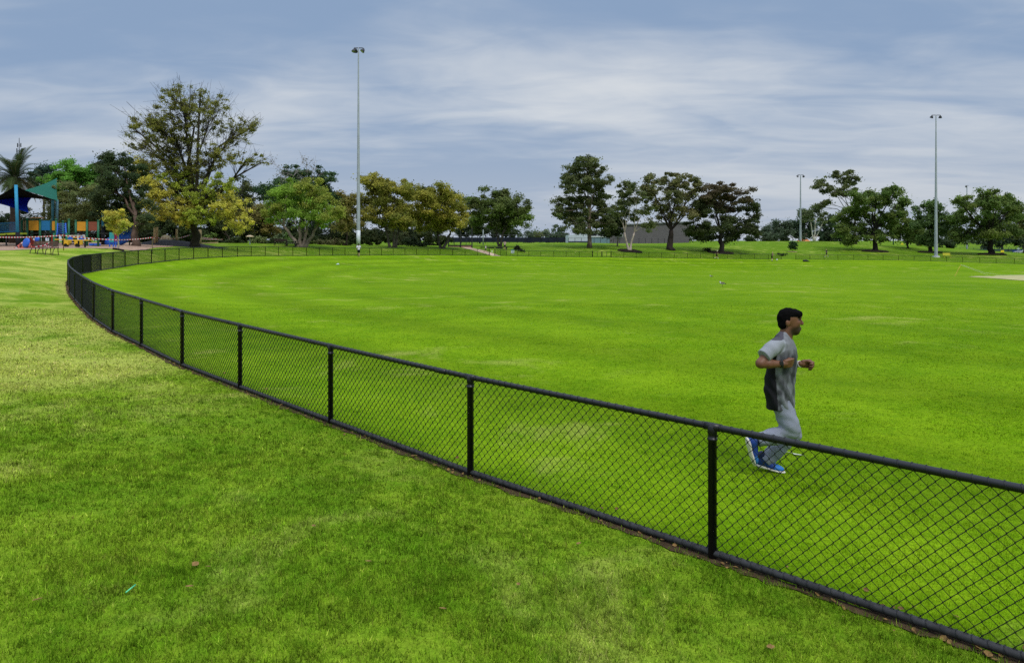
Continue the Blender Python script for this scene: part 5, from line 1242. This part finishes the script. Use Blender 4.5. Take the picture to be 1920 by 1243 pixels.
# ------------------------------------------------------------------ the jogger
def jogger():
    ZR = 7.4; XR = (1447 - CX) / F * ZR; zg = gz(XR, ZR)
    root = empty('person', (XR, ZR, zg), 'man jogging in a grey and black T-shirt, grey track pants and blue shoes', 'person')
    def J(px, py, dy=0.0):
        Z = ZR + dy; return np.array([(px - CX) / F * Z - XR, dy, CZ - (py - HY) / F * Z - zg])
    o = np.array([XR, ZR, zg])
    def put(name, vf, m, col, parent=root, smooth=True):
        v, f = vf; c = col(v) if callable(col) else np.repeat(np.array(col, float)[None], len(v), 0)
        return raw_mesh(name, v + o, f, m, parent, smooth, c)
    X = np.array([1, 0, 0.]); Y = np.array([0, 1, 0.])
    # --- body: one continuous skin from head to ankles
    B = [ell(J(1478, 597), (.108, .082, .112)), ell(J(1484, 608), (.090, .070, .105)), ell(J(1489, 619), (.062, .056, .050)), ell(J(1491, 623.5), (.040, .040, .030)),
         rcone(J(1499, 597.5), J(1504.2, 606), .013, .016), ell(J(1503, 607.5), (.014, .020, .011)),           # nose
         ell(J(1498.8, 594.5), (.022, .050, .013)), ell(J(1500, 614.5), (.014, .024, .008)), ell(J(1499.4, 618), (.014, .022, .009)),
         ell(J(1495, 605, -.038), (.030, .026, .030)), ell(J(1495, 605, .038), (.030, .026, .030)),
         rcone(J(1476, 616), J(1470, 646), .066, .076),
         rcone(J(1470, 660), J(1463, 742), .115, .12), rcone(J(1461, 646, -.14), J(1461, 646, .14), .055, .055)]
    for s in (-1, 1):
        B += [ell(J(1477.5, 606, s * .080), (.020, .012, .034)), ell(J(1475.5, 606, s * .088), (.012, .010, .030))]
    eN, wN = J(1426, 681.5, -.27), J(1467, 682.5, -.235)
    B += [rcone(J(1455, 649, -.18), eN, .062, .050), rcone(eN, J(1441, 682, -.265), .046, .047), rcone(J(1441, 682, -.265), wN, .047, .030)]
    eF, wF = J(1466, 690, .24), J(1500, 682, .02)
    B += [rcone(J(1466, 650, .17), eF, .056, .044), rcone(eF, wF, .046, .029)]
    # hands: palm, four curled fingers, thumb
    def hand(w, fw, up_, side, curl, palm_len=.085, spread=.021):
        fw = fw / np.linalg.norm(fw); side = side / np.linalg.norm(side); up_ = up_ / np.linalg.norm(up_)
        pc = w + fw * .05
        P_ = [rcone(w, w + fw * .03, .030, .032)]
        for i in range(4):
            off = up_ * (1.5 - i) * spread
            P_.append(rcone(w + fw * .025 + off * .7, w + fw * palm_len + off, .021, .017))
            L = (.042, .047, .045, .036)[i]; k = w + fw * palm_len + off
            d1 = fw * math.cos(curl) + side * math.sin(curl); k1 = k + d1 * L
            d2 = fw * math.cos(curl + 1.5) + side * math.sin(curl + 1.5); k2 = k1 + d2 * L * .75
            d3 = fw * math.cos(curl + 2.6) + side * math.sin(curl + 2.6); k3 = k2 + d3 * L * .5
            P_ += [rcone(k, k1, .0125, .0115), rcone(k1, k2, .0115, .0105), rcone(k2, k3, .0105, .0095)]
        t0 = w + fw * .035 + up_ * .028; t1 = t0 + fw * .038 + up_ * .020 + side * .022; t2 = t1 + fw * .036 + side * .016 - up_ * .004
        P_ += [rcone(t0, t1, .016, .0135), rcone(t1, t2, .013, .010)]
        return P_
    H = hand(wN, np.array([1, .15, .10]), np.array([.10, -.25, 1]), np.array([0, 1, -.1]), .7, .095, .024)
    H += hand(wF, np.array([1, -.1, .02]), np.array([.05, -.35, 1]), np.array([-.1, -.75, -.5]), .75, .095, .024)
    hN, kN, aN = J(1464, 752, -.09), J(1484, 805, -.11), J(1424, 823, -.09)
    hF, kF, aF = J(1468, 752, .09), J(1486, 814, .08), J(1434, 864, .07)
    for h_, k_, a_ in ((hN, kN, aN), (hF, kF, aF)): B += [rcone(h_, k_, .085, .055), rcone(k_, a_, .055, .038)]
    B.append(ell(J(1464, 750), (.12, .13, .11)))
    v, f = sdf_mesh(B + H, .0058, [.014] * len(B) + [.0035] * len(H))
    def skin(v):
        c = np.repeat(np.array([[.155, .066, .032]]), len(v), 0) * (0.9 + .25 * vnoise(v, 9, 3))[:, None]
        jaw = J(1490, 621); d = np.linalg.norm((v - jaw) / np.array([.098, .10, .070]), axis=1)
        k = np.clip((1.30 - d) * 2.2, 0, 1) * (v[:, 2] > J(0, 633)[2]); mo = np.linalg.norm((v - J(1500, 611.5)) / np.array([.03, .05, .012]), axis=1)
        k = np.maximum(k, np.clip(1.4 - mo, 0, 1) * .8)
        c = c * (1 - .85 * k[:, None]) + np.array([.010, .007, .006]) * .85 * k[:, None]
        lip = np.linalg.norm((v - J(1500.6, 616.3)) / np.array([.022, .03, .010]), axis=1); k = np.clip(1.3 - lip, 0, 1)[:, None]; c = c * (1 - k) + np.array([.17, .055, .045]) * k
        for s in (-1, 1):
            e = np.linalg.norm((v - J(1497.5, 599.6, s * .036)) / np.array([.022, .022, .0085]), axis=1); k = np.clip(1.5 - e, 0, 1)[:, None]; c = c * (1 - k) + np.array([.012, .008, .007]) * k
        return c
    body = put('body', (v, f), M_skin, skin)
    for s in (-1, 1):                                             # eyes
        put('eye', sdf_mesh([ell(J(1498.2, 599.6, s * .034), (.010, .013, .0075))], .003, .002), M_skin, (.03, .02, .018))
    # hair with fringe, brows
    Hh = [ell(J(1477.5, 594.5), (.108, .088, .096)), ell(J(1470, 602), (.058, .084, .092)), ell(J(1489.5, 587.5), (.066, .074, .040)), ell(J(1498, 588.5), (.020, .060, .024)), ell(J(1468.5, 609), (.030, .058, .042))]
    def cut(D, P):
        xs = P[..., 0] - .374 * P[..., 1]; face = (xs > J(1481.5, 0)[0]) & (P[..., 2] < J(0, 592.5)[2])
        ear = (xs > J(1473.5, 0)[0]) & (P[..., 2] < J(0, 599.5)[2])
        D = D - .004 + .012 * (vnoise(P, 40, 5) - .5)
        return np.where(face | ear, np.maximum(D, .004), D)
    put('hair', sdf_mesh(Hh, .0062, .02, cut), M_hair, (.006, .005, .005))
    for s in (-1, 1):
        put('eyebrow', sdf_mesh([rcone(J(1500.2, 596.2, s * .016), J(1496.5, 595.4, s * .052), .0075, .006)], .003, .002, smooth=0), M_hair, (.006, .005, .005))
    # --- T-shirt
    rows = [  # image row, back edge, front edge, half width
        (622, 1461, 1478, .080), (631, 1453, 1483, .150), (640, 1447, 1489, .195), (652, 1444, 1494, .200), (668, 1440, 1496, .195), (685, 1437, 1495, .185), (705, 1434, 1493, .180), (725, 1432.5, 1491.5, .182), (745, 1434, 1490.5, .190), (763, 1437.5, 1491, .195)]
    zs = np.array([J(0, r[0])[2] for r in rows])[::-1]; bx = np.array([J(r[1], r[0])[0] for r in rows])[::-1]; fx = np.array([J(r[2], r[0])[0] for r in rows])[::-1]; hw = np.array([r[3] for r in rows])[::-1]
    def trunk(P):
        z = P[..., 2]; b = np.interp(z, zs, bx); f_ = np.interp(z, zs, fx); w = np.interp(z, zs, hw); cx = (b + f_) / 2; rx = (f_ - b) / 2 * .985
        # the far half is seen shifted by perspective; keep the section centred
        q = (np.abs((P[..., 0] - cx - P[..., 1] * .374) / rx) ** 2.3 + np.abs(P[..., 1] / w) ** 2.3) ** (1 / 2.3)
        d = (q - 1) * np.minimum(rx, w) * .9
        low = np.clip((J(0, 690)[2] - z) / .35, 0, 1)
        fold = np.sin((P[..., 0] * 1.0 + z * .62) * 62 + 3 * vnoise(P, 7, 8)) * .0055 + (vnoise(P, 11, 9) - .5) * .014
        d = d + fold * (.35 + low)
        zb = J(0, 763)[2] + (P[..., 0] - bx[0]) * .03
        return np.maximum(d, np.maximum(zb - z, z - J(0, 621)[2]))
    S_ = [('f', trunk, np.array([bx.min() - .16, -.25, zs[0] - .01]), np.array([fx.max() + .16, .25, zs[-1] + .01]))]
    se = J(1432, 668, -.262); S_ += [rcone(J(1457, 645.5, -.175), J(1446, 655, -.225), .072, .076), rcone(J(1446, 655, -.225), se + (se - J(1446, 655, -.225)) * .5,   .074, .072)]
    fe = J(1464, 672, .235); S_ += [rcone(J(1464, 646, .165), fe, .078, .082)]
    ax = se - J(1452, 650, -.2); ax /= np.linalg.norm(ax)
    def hem(D, P):
        near = P[..., 1] < -.19
        pl = (P - se) @ ax
        D = np.where((pl > 0) & (P[..., 0] - .374 * P[..., 1] < J(1450, 0)[0]) & (P[..., 2] > J(0, 689)[2]) & (P[..., 1] < -.06) & (np.linalg.norm(P - se, axis=-1) < .2), np.maximum(D, pl), D)
        nk = np.linalg.norm((P - J(1481.5, 621)) / np.array([1, 1, 1.0]), axis=-1) - .096
        return np.maximum(D, -nk) + (vnoise(P, 16, 2) - .5) * .006 * near
    def shirt(v):
        r = vnoise(v * np.array([1, 1, .35]) + v[:, 2:] * np.array([.35, 0, 0]), 15, 1) * .62 + vnoise(v * np.array([1, 1, .5]), 38, 4) * .38
        c = np.array([.118, .123, .132])[None] * (0.38 + 1.30 * np.clip((r - .32) * 2.6, 0, 1))[:, None]
        upper = np.clip((v[:, 2] - J(0, 665)[2]) / .09, 0, 1)[:, None]; c = c * (1 - upper * .6) + np.array([.235, .24, .255]) * upper * .6
        seam = np.interp(v[:, 2], [J(0, 763)[2], J(0, 720)[2], J(0, 690)[2], J(0, 660)[2]], [J(1459, 763)[0], J(1456, 720)[0], J(1453, 690)[0], J(1456, 660)[0]])
        xs = v[:, 0] - v[:, 1] * .374; back = xs < seam
        c[back] = np.array([.010, .010, .012])
        p0 = J(1446, 655, -.225)
        t = np.clip(((v - J(1456, 646, -.178)) @ (se - J(1456, 646, -.178))) / np.sum((se - J(1456, 646, -.178)) ** 2), 0, 1.3); d = np.linalg.norm(v - J(1456, 646, -.178) - t[:, None] * (se - J(1456, 646, -.178)), axis=1)
        sl = (d < .100) & (v[:, 1] < -.115) & (v[:, 2] < J(0, 636)[2] + .02) ; c[sl] = np.array([.275, .288, .31])
        yk = (v[:, 2] > J(0, 643)[2]) & (v[:, 1] < -.02) & (xs < J(1469, 0)[0]) & ~sl & (v[:, 2] < J(0, 624)[2] + .02); c[yk] = np.array([.075, .07, .085])
        col = np.abs(np.linalg.norm(v - J(1481.5, 621), axis=1) - .098) < .010; c[col] = np.array([.24, .25, .265])
        return c
    put('t_shirt', sdf_mesh(S_, .0068, .016, hem), M_cloth, shirt)
    # --- track pants
    def wr(P, s=1): return np.sin(P[..., 2] * 75 + P[..., 0] * 38 + 5 * vnoise(P, 8, 6)) * .0022 + (vnoise(P, 12, 7) - .5) * .016
    T_ = [ell(J(1463, 748), (.128, .145, .11)), rcone(J(1464.5, 757, -.085), J(1480, 795, -.11), .104, .100), rcone(J(1480, 795, -.11), J(1484.5, 807, -.11), .098, .082), rcone(J(1483, 810, -.11), J(1450, 817.5, -.10), .080, .085), rcone(J(1450, 817.5, -.10), J(1421, 825, -.09), .085, .068),
          rcone(J(1468, 757, .085), J(1487, 812, .085), .100, .084), rcone(J(1486, 814, .085), J(1456, 844, .075), .084, .080), rcone(J(1456, 844, .075), J(1434, 864, .07), .080, .078)]
    def pant(D, P):
        for c, a in ((J(1421, 825, -.09), J(1450, 817.5, -.10)), (J(1433, 865, .07), J(1456, 844, .075))):
            n = (c - a) / np.linalg.norm(c - a); pl = (P - c) @ n
            D = np.where((pl > -.02) & (np.linalg.norm(P - c, axis=-1) < .17), np.maximum(D, pl), D)
        return D + wr(P)
    put('track_pants', sdf_mesh(T_, .0072, .03, pant), M_cloth, lambda v: np.array([[.235, .25, .305]]) * (.88 + .24 * vnoise(v, 6, 2))[:, None])
    # --- shoes
    def shoe(heel, toe, upv):
        ax = toe - heel; L = np.linalg.norm(ax); ax /= L; upv = upv - ax * (upv @ ax); upv /= np.linalg.norm(upv); sd_ = np.cross(ax, upv)
        rot = np.stack([ax, sd_, upv], 1)
        U = [ell(heel + ax * .055 + upv * .062, (.062, .044, .058), rot), rcone(heel + ax * .07 + upv * .07, heel + ax * .17 + upv * .048, .046, .044), ell(heel + ax * .215 + upv * .038, (.085, .050, .036), rot), rcone(heel + ax * .06 + upv * .09, heel + ax * .05 + upv * .13, .044, .046)]
        s0 = heel + upv * .012; Sg = [ell(heel + ax * .06 + upv * .018, (.070, .050, .022), rot), ell(heel + ax * .15 + upv * .014, (.11, .046, .018), rot), ell(heel + ax * .235 + upv * .014, (.085, .054, .016), rot)]
        def blue(v):
            t = (v - heel) @ ax; u = (v - heel) @ upv; c = np.repeat(np.array([[.012, .045, .23]]), len(v), 0)
            c[t > .2] = np.array([.03, .17, .50]); c[(t < .1) & (u > .1)] = np.array([.012, .02, .07]); return c
        sh = put('shoe', sdf_mesh(U, .006, .02), M_shoe, blue); put('sole', sdf_mesh(Sg, .006, .02), M_shoe, (.62, .58, .50), sh)
        m = MB()
        for i in range(4):
            c = heel + ax * (.12 + .022 * i) + upv * (.098 - .009 * i)
            m.tube([c + sd_ * .024 + o, c + upv * .006 + o, c - sd_ * .024 + o], .0035, 5)
        m.build('laces', M_white, sh, True)
    shoe(J(1414.5, 872.5, .10), J(1465, 886, .02), np.array([.10, -.05, 1]))
    shoe(J(1397.5, 822, -.09), J(1411, 869, -.07), np.array([1, .05, .30]))
    # --- watch and band
    def band(c, ax, r, w, col, face=None):
        ax = ax / np.linalg.norm(ax); rot = Vector((0, 0, 1)).rotation_difference(Vector(ax)).to_matrix()
        m = MB(); m.lathe(Vector(c + o), [(r, -w), (r + .005, -w), (r + .005, w), (r, w)], 18, rot=rot); return m, rot
    m, rot = band(J(1464, 682.5, -.237), wN - eN, .034, .012, None); wt = m.build('watch', M_blk, root)
    m = MB(); m.box(Vector(J(1465, 681, -.275) + o), (.036, .014, .034)); m.build('watch_face', M_blk, wt)
    m, rot = band(J(1499.3, 682.2, .025), wF - eF, .031, .008, None); m.build('wristband', M_white, root)
jogger()

# ------------------------------------------------------------------ small far people
def small_person(label, foot, hgt, yaw, pose, shirt, shorts, skin=(.42, .25, .17), hair=(.03, .022, .018), cap=None, shoe=(.03, .03, .03), socks=None):
    k = hgt / 1.75; root = empty('person', foot, label, 'person'); root.rotation_euler = (0, 0, 0)
    c, s = math.cos(yaw), math.sin(yaw); Rm = np.array([[c, -s, 0], [s, c, 0], [0, 0, 1]]); o = np.array(foot)
    def put(name, prims, col, h=.016, kk=.02, m=M_cloth, parent=root):
        v, f = sdf_mesh(prims, h, kk); return raw_mesh(name, (v * k) @ Rm.T + o, f, m, parent, True, np.repeat(np.array(col, float)[None], len(v), 0))
    a = lambda *p: np.array(p, float)
    ps = {'walk': dict(lean=.02, k=[a(.12, .09, .48), a(.02, -.09, .48)], f=[a(.18, .09, .06), a(-.22, -.09, .08)], e=[a(-.10, .26, 1.12), a(.08, -.27, 1.14)], w=[a(-.02, .30, .90), a(.26, -.30, 1.0)]),
          'jog': dict(lean=.08, k=[a(.28, .09, .58), a(.0, -.09, .48)], f=[a(.22, .09, .22), a(-.38, -.09, .30)], e=[a(-.14, .26, 1.14), a(.0, -.26, 1.12)], w=[a(.12, .2, 1.12), a(.24, -.2, 1.16)]),
          'stride': dict(lean=.06, k=[a(.22, .09, .52), a(-.05, -.09, .47)], f=[a(.34, .09, .08), a(-.36, -.09, .12)], e=[a(-.12, .26, 1.14), a(.04, -.26, 1.12)], w=[a(.08, .24, 1.04), a(.28, -.2, 1.12)]),
          'stand': dict(lean=0, k=[a(.03, .1, .48), a(.02, -.1, .48)], f=[a(.0, .12, .05), a(.0, -.11, .05)], e=[a(.02, .28, 1.14), a(.02, -.28, 1.14)], w=[a(.16, .22, 1.02), a(.16, -.22, 1.02)]),
          'hold': dict(lean=.1, k=[a(.06, .05, .48), a(.03, -.05, .48)], f=[a(.02, .05, .05), a(.0, -.05, .05)], e=[a(.14, .28, 1.12), a(.14, -.28, 1.12)], w=[a(.38, .14, 1.18), a(.38, -.14, 1.18)])}[pose]
    ln = ps['lean']; hp = [a(0, .09, .92), a(0, -.09, .92)]; sh = [a(ln, .18, 1.42), a(ln, -.18, 1.42)]; hd = a(ln * 1.3 + .02, 0, 1.635)
    Bd = [ell(hd, (.098, .076, .118)), ell(hd + a(.04, 0, -.05), (.06, .055, .06)), rcone(hd + a(.09, 0, -.005), hd + a(.108, 0, -.03), .012, .015), rcone(hd + a(-.01, 0, -.06), a(ln, 0, 1.42), .055, .06), rcone(a(ln, 0, 1.36), a(0, 0, .95), .12, .11)]
    for i in (0, 1):
        Bd += [rcone(sh[i], ps['e'][i], .045, .038), rcone(ps['e'][i], ps['w'][i], .038, .027), ell(ps['w'][i] + (ps['w'][i] - ps['e'][i]) * .22, (.045, .035, .04)),
               rcone(hp[i], ps['k'][i], .085, .055), rcone(ps['k'][i], ps['f'][i] + a(0, 0, .04), .056, .036), ell(hd + a(0, (.085, -.085)[i], -.01), (.018, .012, .03))]
    put('body', Bd, skin, .017, .02, M_skin)
    S_ = [ell(a(ln * .8, 0, 1.30), (.135, .19, .17)), ell(a(ln * .4, 0, 1.08), (.13, .17, .19)), ell(a(0, 0, .94), (.14, .175, .10))]
    for i in (0, 1): S_.append(rcone(sh[i], sh[i].copy() * .35 + ps['e'][i] * .65, .072, .068))
    put('shirt', S_, shirt)
    Q = [ell(a(0, 0, .90), (.145, .17, .12))]
    for i in (0, 1): Q.append(rcone(hp[i], hp[i] * .3 + ps['k'][i] * .7, .105, .092))
    put('shorts', Q, shorts)
    put('hair', [ell(hd + a(-.015, 0, .035), (.105, .085, .095)), ell(hd + a(-.04, 0, -.01), (.07, .078, .09))], hair, .016, .01, M_cloth)
    if cap:
        put('cap', [ell(hd + a(0, 0, .055), (.115, .095, .085)), ell(hd + a(.10, 0, .04), (.075, .07, .014))], cap)
    for i in (0, 1):
        ft = ps['f'][i]; put('shoe', [rcone(ft + a(-.05, 0, -.005), ft + a(.15, 0, -.02), .045, .038)], shoe, .016, .01, M_shoe)
        if socks: put('sock', [rcone(ft + a(0, 0, .03), ft * .55 + ps['k'][i] * .45, .045, .05)], socks, .016, .01)
    return root
small_person('man seen from behind in a white T-shirt and black shorts, walking by the far fence', hit(672.5, 481.5, 60), 1.78, R(95), 'walk', (.66, .64, .70), (.008, .010, .016), (.30, .17, .11), (.01, .01, .01), shoe=(.05, .045, .03))
small_person('jogger in a white cap and black clothes before the far fence', hit(1343.5, 486.6, 60), 1.80, R(-5), 'jog', (.010, .009, .012), (.006, .006, .008), (.50, .30, .18), cap=(.78, .78, .74), shoe=(.62, .62, .60))
_pb = small_person('fair-haired man in black bending over, a white ball beside him', hit(1447.3, 489.8, 60), 1.85, R(-40), 'hold', (.014, .012, .016), (.010, .009, .010), (.58, .36, .26), (.42, .33, .2), shoe=(.012, .012, .012), socks=(.70, .64, .55))
small_person('runner in dark navy beyond the far fence, left of the largest oak', at(1550, 150), 1.72, R(175), 'stride', (.012, .016, .030), (.008, .010, .016), (.55, .36, .26), (.3, .22, .12), shoe=(.6, .6, .6))
small_person('person in a pale pink top and black shorts standing by the long bench', at(946.5, 134), 1.78, R(70), 'stand', (.50, .36, .33), (.012, .012, .014), (.40, .23, .16), (.02, .016, .014))
small_person('small walker in a white top on the gravel path', at(910.5, 124.5), 1.25, R(-20), 'stride', (.64, .66, .68), (.012, .012, .02), (.45, .28, .2), (.4, .36, .3), shoe=(.25, .05, .05))
def dark_shrub():
    pass
tree('shrub', 'black ragged shrub on the bank right of the bending man', 1470, 150, [(1459, 475.5, 4, 1.6), (1467, 477, 5, 2), (1475, 477.5, 3, 1.6)], [(.006, .008, .006)], cat='shrub', dens=1.6, leaf=.6, group=G_SH, tuft=3, seed=77, depth=.6)

# ------------------------------------------------------------------ two lapwings
def lapwing(label, px, py, yaw, down):
    g = hit(px, py, 20); root = empty('lapwing', g, label, 'bird', 'lapwings on the turf'); o = np.array(g); c, s = math.cos(yaw), math.sin(yaw); Rm = np.array([[c, -s, 0], [s, c, 0], [0, 0, 1]])
    a = lambda *p: np.array(p, float)
    hd = a(.13, 0, .31) if not down else a(.19, 0, .20)
    Bp = [ell(a(0, 0, .215), (.125, .062, .066)), rcone(a(-.06, 0, .22), a(-.21, 0, .175), .05, .014), rcone(a(.08, 0, .24), hd, .045, .028), ell(hd, (.038, .03, .032)), rcone(hd + a(.03, 0, -.003), hd + a(.075, 0, -.016), .010, .004)]
    v, f = sdf_mesh(Bp, .008, .02)
    col = np.repeat(np.array([[.60, .60, .56]]), len(v), 0); back = (v[:, 2] > .205 + .1 * np.clip(v[:, 0], -.3, .05)) & (v[:, 0] < .075); col[back] = (.17, .14, .10)
    col[(v[:, 0] < -.15)] = (.015, .015, .015); col[back & (np.abs(v[:, 1]) > .030) & (v[:, 2] < .235)] = (.02, .02, .02)
    col[v[:, 2] > hd[2] + .014] = (.015, .015, .015); bk = v[:, 0] > hd[0] + .028; col[bk] = (.6, .45, .05)
    raw_mesh('body', v @ Rm.T + o, f, M_cloth, root, True, col)
    for s_ in (-1, 1):
        m = MB(); P_ = [a(.0, s_ * .03, .17), a(-.02, s_ * .03, .09), a(.0, s_ * .03, .0)]; P_ = [Vector(Rm @ p + o) for p in P_]
        m.tube(P_, .007, 5)
        for t in (-.5, 0, .5): m.tube([P_[2] + Vector((0, 0, .005)), P_[2] + Vector(Rm @ a(.05 * math.cos(t), .05 * math.sin(t), .003))], .004, 4)
        m.build('leg', mat('bird_leg', (.10, .03, .03), .7), root)
lapwing('upper of two lapwings, its dark wing turned to the camera', 1333.5, 522, R(165), False)
lapwing('lower of two lapwings standing upright with its head raised', 1354, 538.5, R(170), False)

# ------------------------------------------------------------------ grass blades, leaf litter
def blades(name, label, inside, m, spec, hgt, seed):
    r = np.random.default_rng(seed); Vs = []; Ts = []
    for (z0, z1, dens, wd) in spec:
        area = .5 * 1.62 * (z1 * z1 - z0 * z0) + 1.2 * (z1 - z0); n = int(area * dens)
        z = np.sqrt(r.uniform(z0 * z0, z1 * z1, n)); x = z * r.uniform(-.80, .80, n) + r.uniform(-.5, .5, n)
        sd_ = poly_sd(x, z); k = (sd_ > .10) if inside else (sd_ < -.03 - .09 * r.uniform(0, 1, n) ** 2)
        # clumps: thin the sward irregularly
        cl = vnoise(np.c_[x, z, 0 * x], 1.7, 2) * .6 + vnoise(np.c_[x, z, 0 * x], 7, 3) * .4
        k &= r.uniform(0, 1, n) < np.clip(.15 + 1.6 * cl, 0, 1)
        x, z, cl = x[k], z[k], cl[k]; n = len(x); g = gz(x, z)
        az = r.uniform(0, 2 * math.pi, n); ln = r.uniform(.15, 1.25, n) ** 1.0; h = hgt * r.uniform(.5, 1.3, n) * (.7 + .6 * cl)
        d = np.c_[np.cos(az), np.sin(az)]; w = wd * r.uniform(.6, 1.3, n)
        az2 = r.uniform(0, 2 * math.pi, n); e = np.c_[np.cos(az2), np.sin(az2)] * w[:, None]
        b = np.c_[x, z, g - .004]; tip = np.c_[x + d[:, 0] * h * np.sin(ln), z + d[:, 1] * h * np.sin(ln), g + h * np.cos(ln)]
        b0 = b.copy(); b0[:, :2] -= e; b1 = b.copy(); b1[:, :2] += e
        Vs.append(np.stack([b0, b1, tip], 1).reshape(-1, 3))
        c2 = vnoise(np.c_[x, z, 0 * x], 13, 5) * .55 + vnoise(np.c_[x, z, 0 * x], 29, 6) * .45; t = ((.45 + 2.0 * r.beta(1.4, 2.3, n)) * np.clip(.25 + 1.5 * c2, .4, 1.7))[:, None] * np.ones(3); st = r.uniform(0, 1, n) < .10; t[st] *= np.array([1.7, 1.25, 3.0])
        Ts.append(np.repeat(t, 3, 0))
    # longer clumps the mower missed
    nc = 700 if not inside else 260
    z = np.sqrt(r.uniform(9, 110, nc)); x = z * r.uniform(-.8, .8, nc); sd_ = poly_sd(x, z); k = (sd_ > .06) if inside else (sd_ < -.06); x, z = x[k], z[k]
    idx = np.repeat(np.arange(len(x)), 26); n = len(idx); px_, pz_ = x[idx] + r.normal(0, .030, n), z[idx] + r.normal(0, .030, n); g = gz(px_, pz_)
    az = r.uniform(0, 2 * math.pi, n); ln = r.uniform(.1, 1.1, n); h = r.uniform(.03, .075, n) * (.6 if inside else 1); e = np.c_[-np.sin(az), np.cos(az)] * .0026 * np.maximum(1, z[idx] / 6)[:, None]
    b = np.c_[px_, pz_, g - .004]; b0 = b.copy(); b0[:, :2] -= e; b1 = b.copy(); b1[:, :2] += e
    tip = np.c_[px_ + np.cos(az) * h * np.sin(ln), pz_ + np.sin(az) * h * np.sin(ln), g + h * np.cos(ln)]
    Vs.append(np.stack([b0, b1, tip], 1).reshape(-1, 3)); Ts.append(np.repeat((r.uniform(.5, 1.1, len(x))[idx] * r.uniform(.8, 1.3, n))[:, None] * np.array([.85, 1.0, .9]), 3, 0))
    Vs = np.concatenate(Vs); o = raw_mesh(name, Vs, np.arange(len(Vs)).reshape(-1, 3), m, tint=np.concatenate(Ts))
    return tag(o, label, 'grass', kind='stuff')
blades('grass', 'short lawn grass outside the fence in the foreground', False, M_lblade, [(3.0, 5.2, 8000, .0036), (5.2, 8, 4600, .0050), (8, 13, 2000, .0070), (13, 22, 600, .011)], .040, 1)
blades('grass', 'close-mown field grass behind the near fence', True, M_fblade, [(3.6, 7, 6500, .0028), (7, 11, 2800, .0042), (11, 18, 900, .007), (18, 28, 250, .011)], .028, 2)
M_leaf = mat('dead_leaf', (.21, .125, .045), .85, .15, .45, 25)
def leaf_shape(c, L, yaw, tilt, r):
    m = Matrix.Translation(c) @ Matrix.Rotation(yaw, 4, 'Z') @ Matrix.Rotation(tilt, 4, 'X')
    n = 9; v = []
    for i in range(n):
        t = i / (n - 1); w = L * .30 * math.sin(math.pi * min(1, t * 1.02)) ** .7 * (1 + .35 * (i % 2) * r.uniform(.4, 1)); x = (t - .5) * L; z = .25 * L * (t - .5) ** 2
        v += [m @ Vector((x, -w, z + w * .25)), m @ Vector((x, 0, z)), m @ Vector((x, w, z + w * .3))]
    f = []
    for i in range(n - 1):
        for k in (0, 1): f.append((i * 3 + k, i * 3 + k + 1, i * 3 + k + 4, i * 3 + k + 3))
    return v, f
def litter_strip():
    r = np.random.default_rng(9); m = MB(); line = resample(NEAR_EXT + POSTS[:12], .02)
    drift = r.uniform(0, 1, 26) ** 1.5
    for _ in range(760):
        t = float(np.clip(drift[r.integers(26)] + r.normal(0, .012), 0, 1)) if r.uniform() < .6 else r.uniform(0, 1) ** 1.6; p = line[int(t * (len(line) - 1))]; q = line[min(int(t * (len(line) - 1)) + 1, len(line) - 1)]; d = q - p; nr = np.array([-d[1], d[0]]) / (np.hypot(*d) + 1e-9)
        off = r.normal(.045, .055) if r.uniform() < .75 else -abs(r.normal(.12, .18))
        x, y = p + nr * off; v, f = leaf_shape(Vector((x, y, gz(x, y) + .018 + r.uniform(0, .012))), r.uniform(.012, .05) + .03 * (r.uniform() < .12), r.uniform(0, 6.3), r.uniform(-.9, .9), r); m.add(v, f)
    tag(m.build('leaf_litter', M_leaf), 'dry brown leaves gathered along the bottom rail', 'leaf litter', kind='stuff')
litter_strip()
r_ = np.random.default_rng(21)
for px, py in ((70, 1134), (366, 1066), (390, 1070), (972, 1103), (1445, 1222), (588, 992), (1128, 958), (1085, 1026), (355, 1108), (690, 1060), (830, 1150), (1636, 1150)):
    g = hit(px, py, 2.5, 12); v, f = leaf_shape(g + Vector((0, 0, .03)), r_.uniform(.035, .065), r_.uniform(0, 6.3), r_.uniform(-.5, .5), r_)
    m = MB(); m.add(v, f); tag(m.build('fallen_leaf', M_leaf, None, origin=tuple(g)), 'single dry brown leaf lying on the foreground lawn', 'leaf', 'single fallen leaves on the lawn')
def straw():
    a, b = hit(236, 1119, 2.5, 9), hit(254, 1108, 2.5, 9); m = MB(); m.tube([a + Vector((0, 0, .03)), b + Vector((0, 0, .04))], .0045, 8)
    tag(m.build('drinking_straw', mat('mint_plastic', (.10, .62, .28), .4, .4, .05), None, True, origin=tuple(a)), 'mint green plastic straw lying on the lawn', 'straw')
straw()
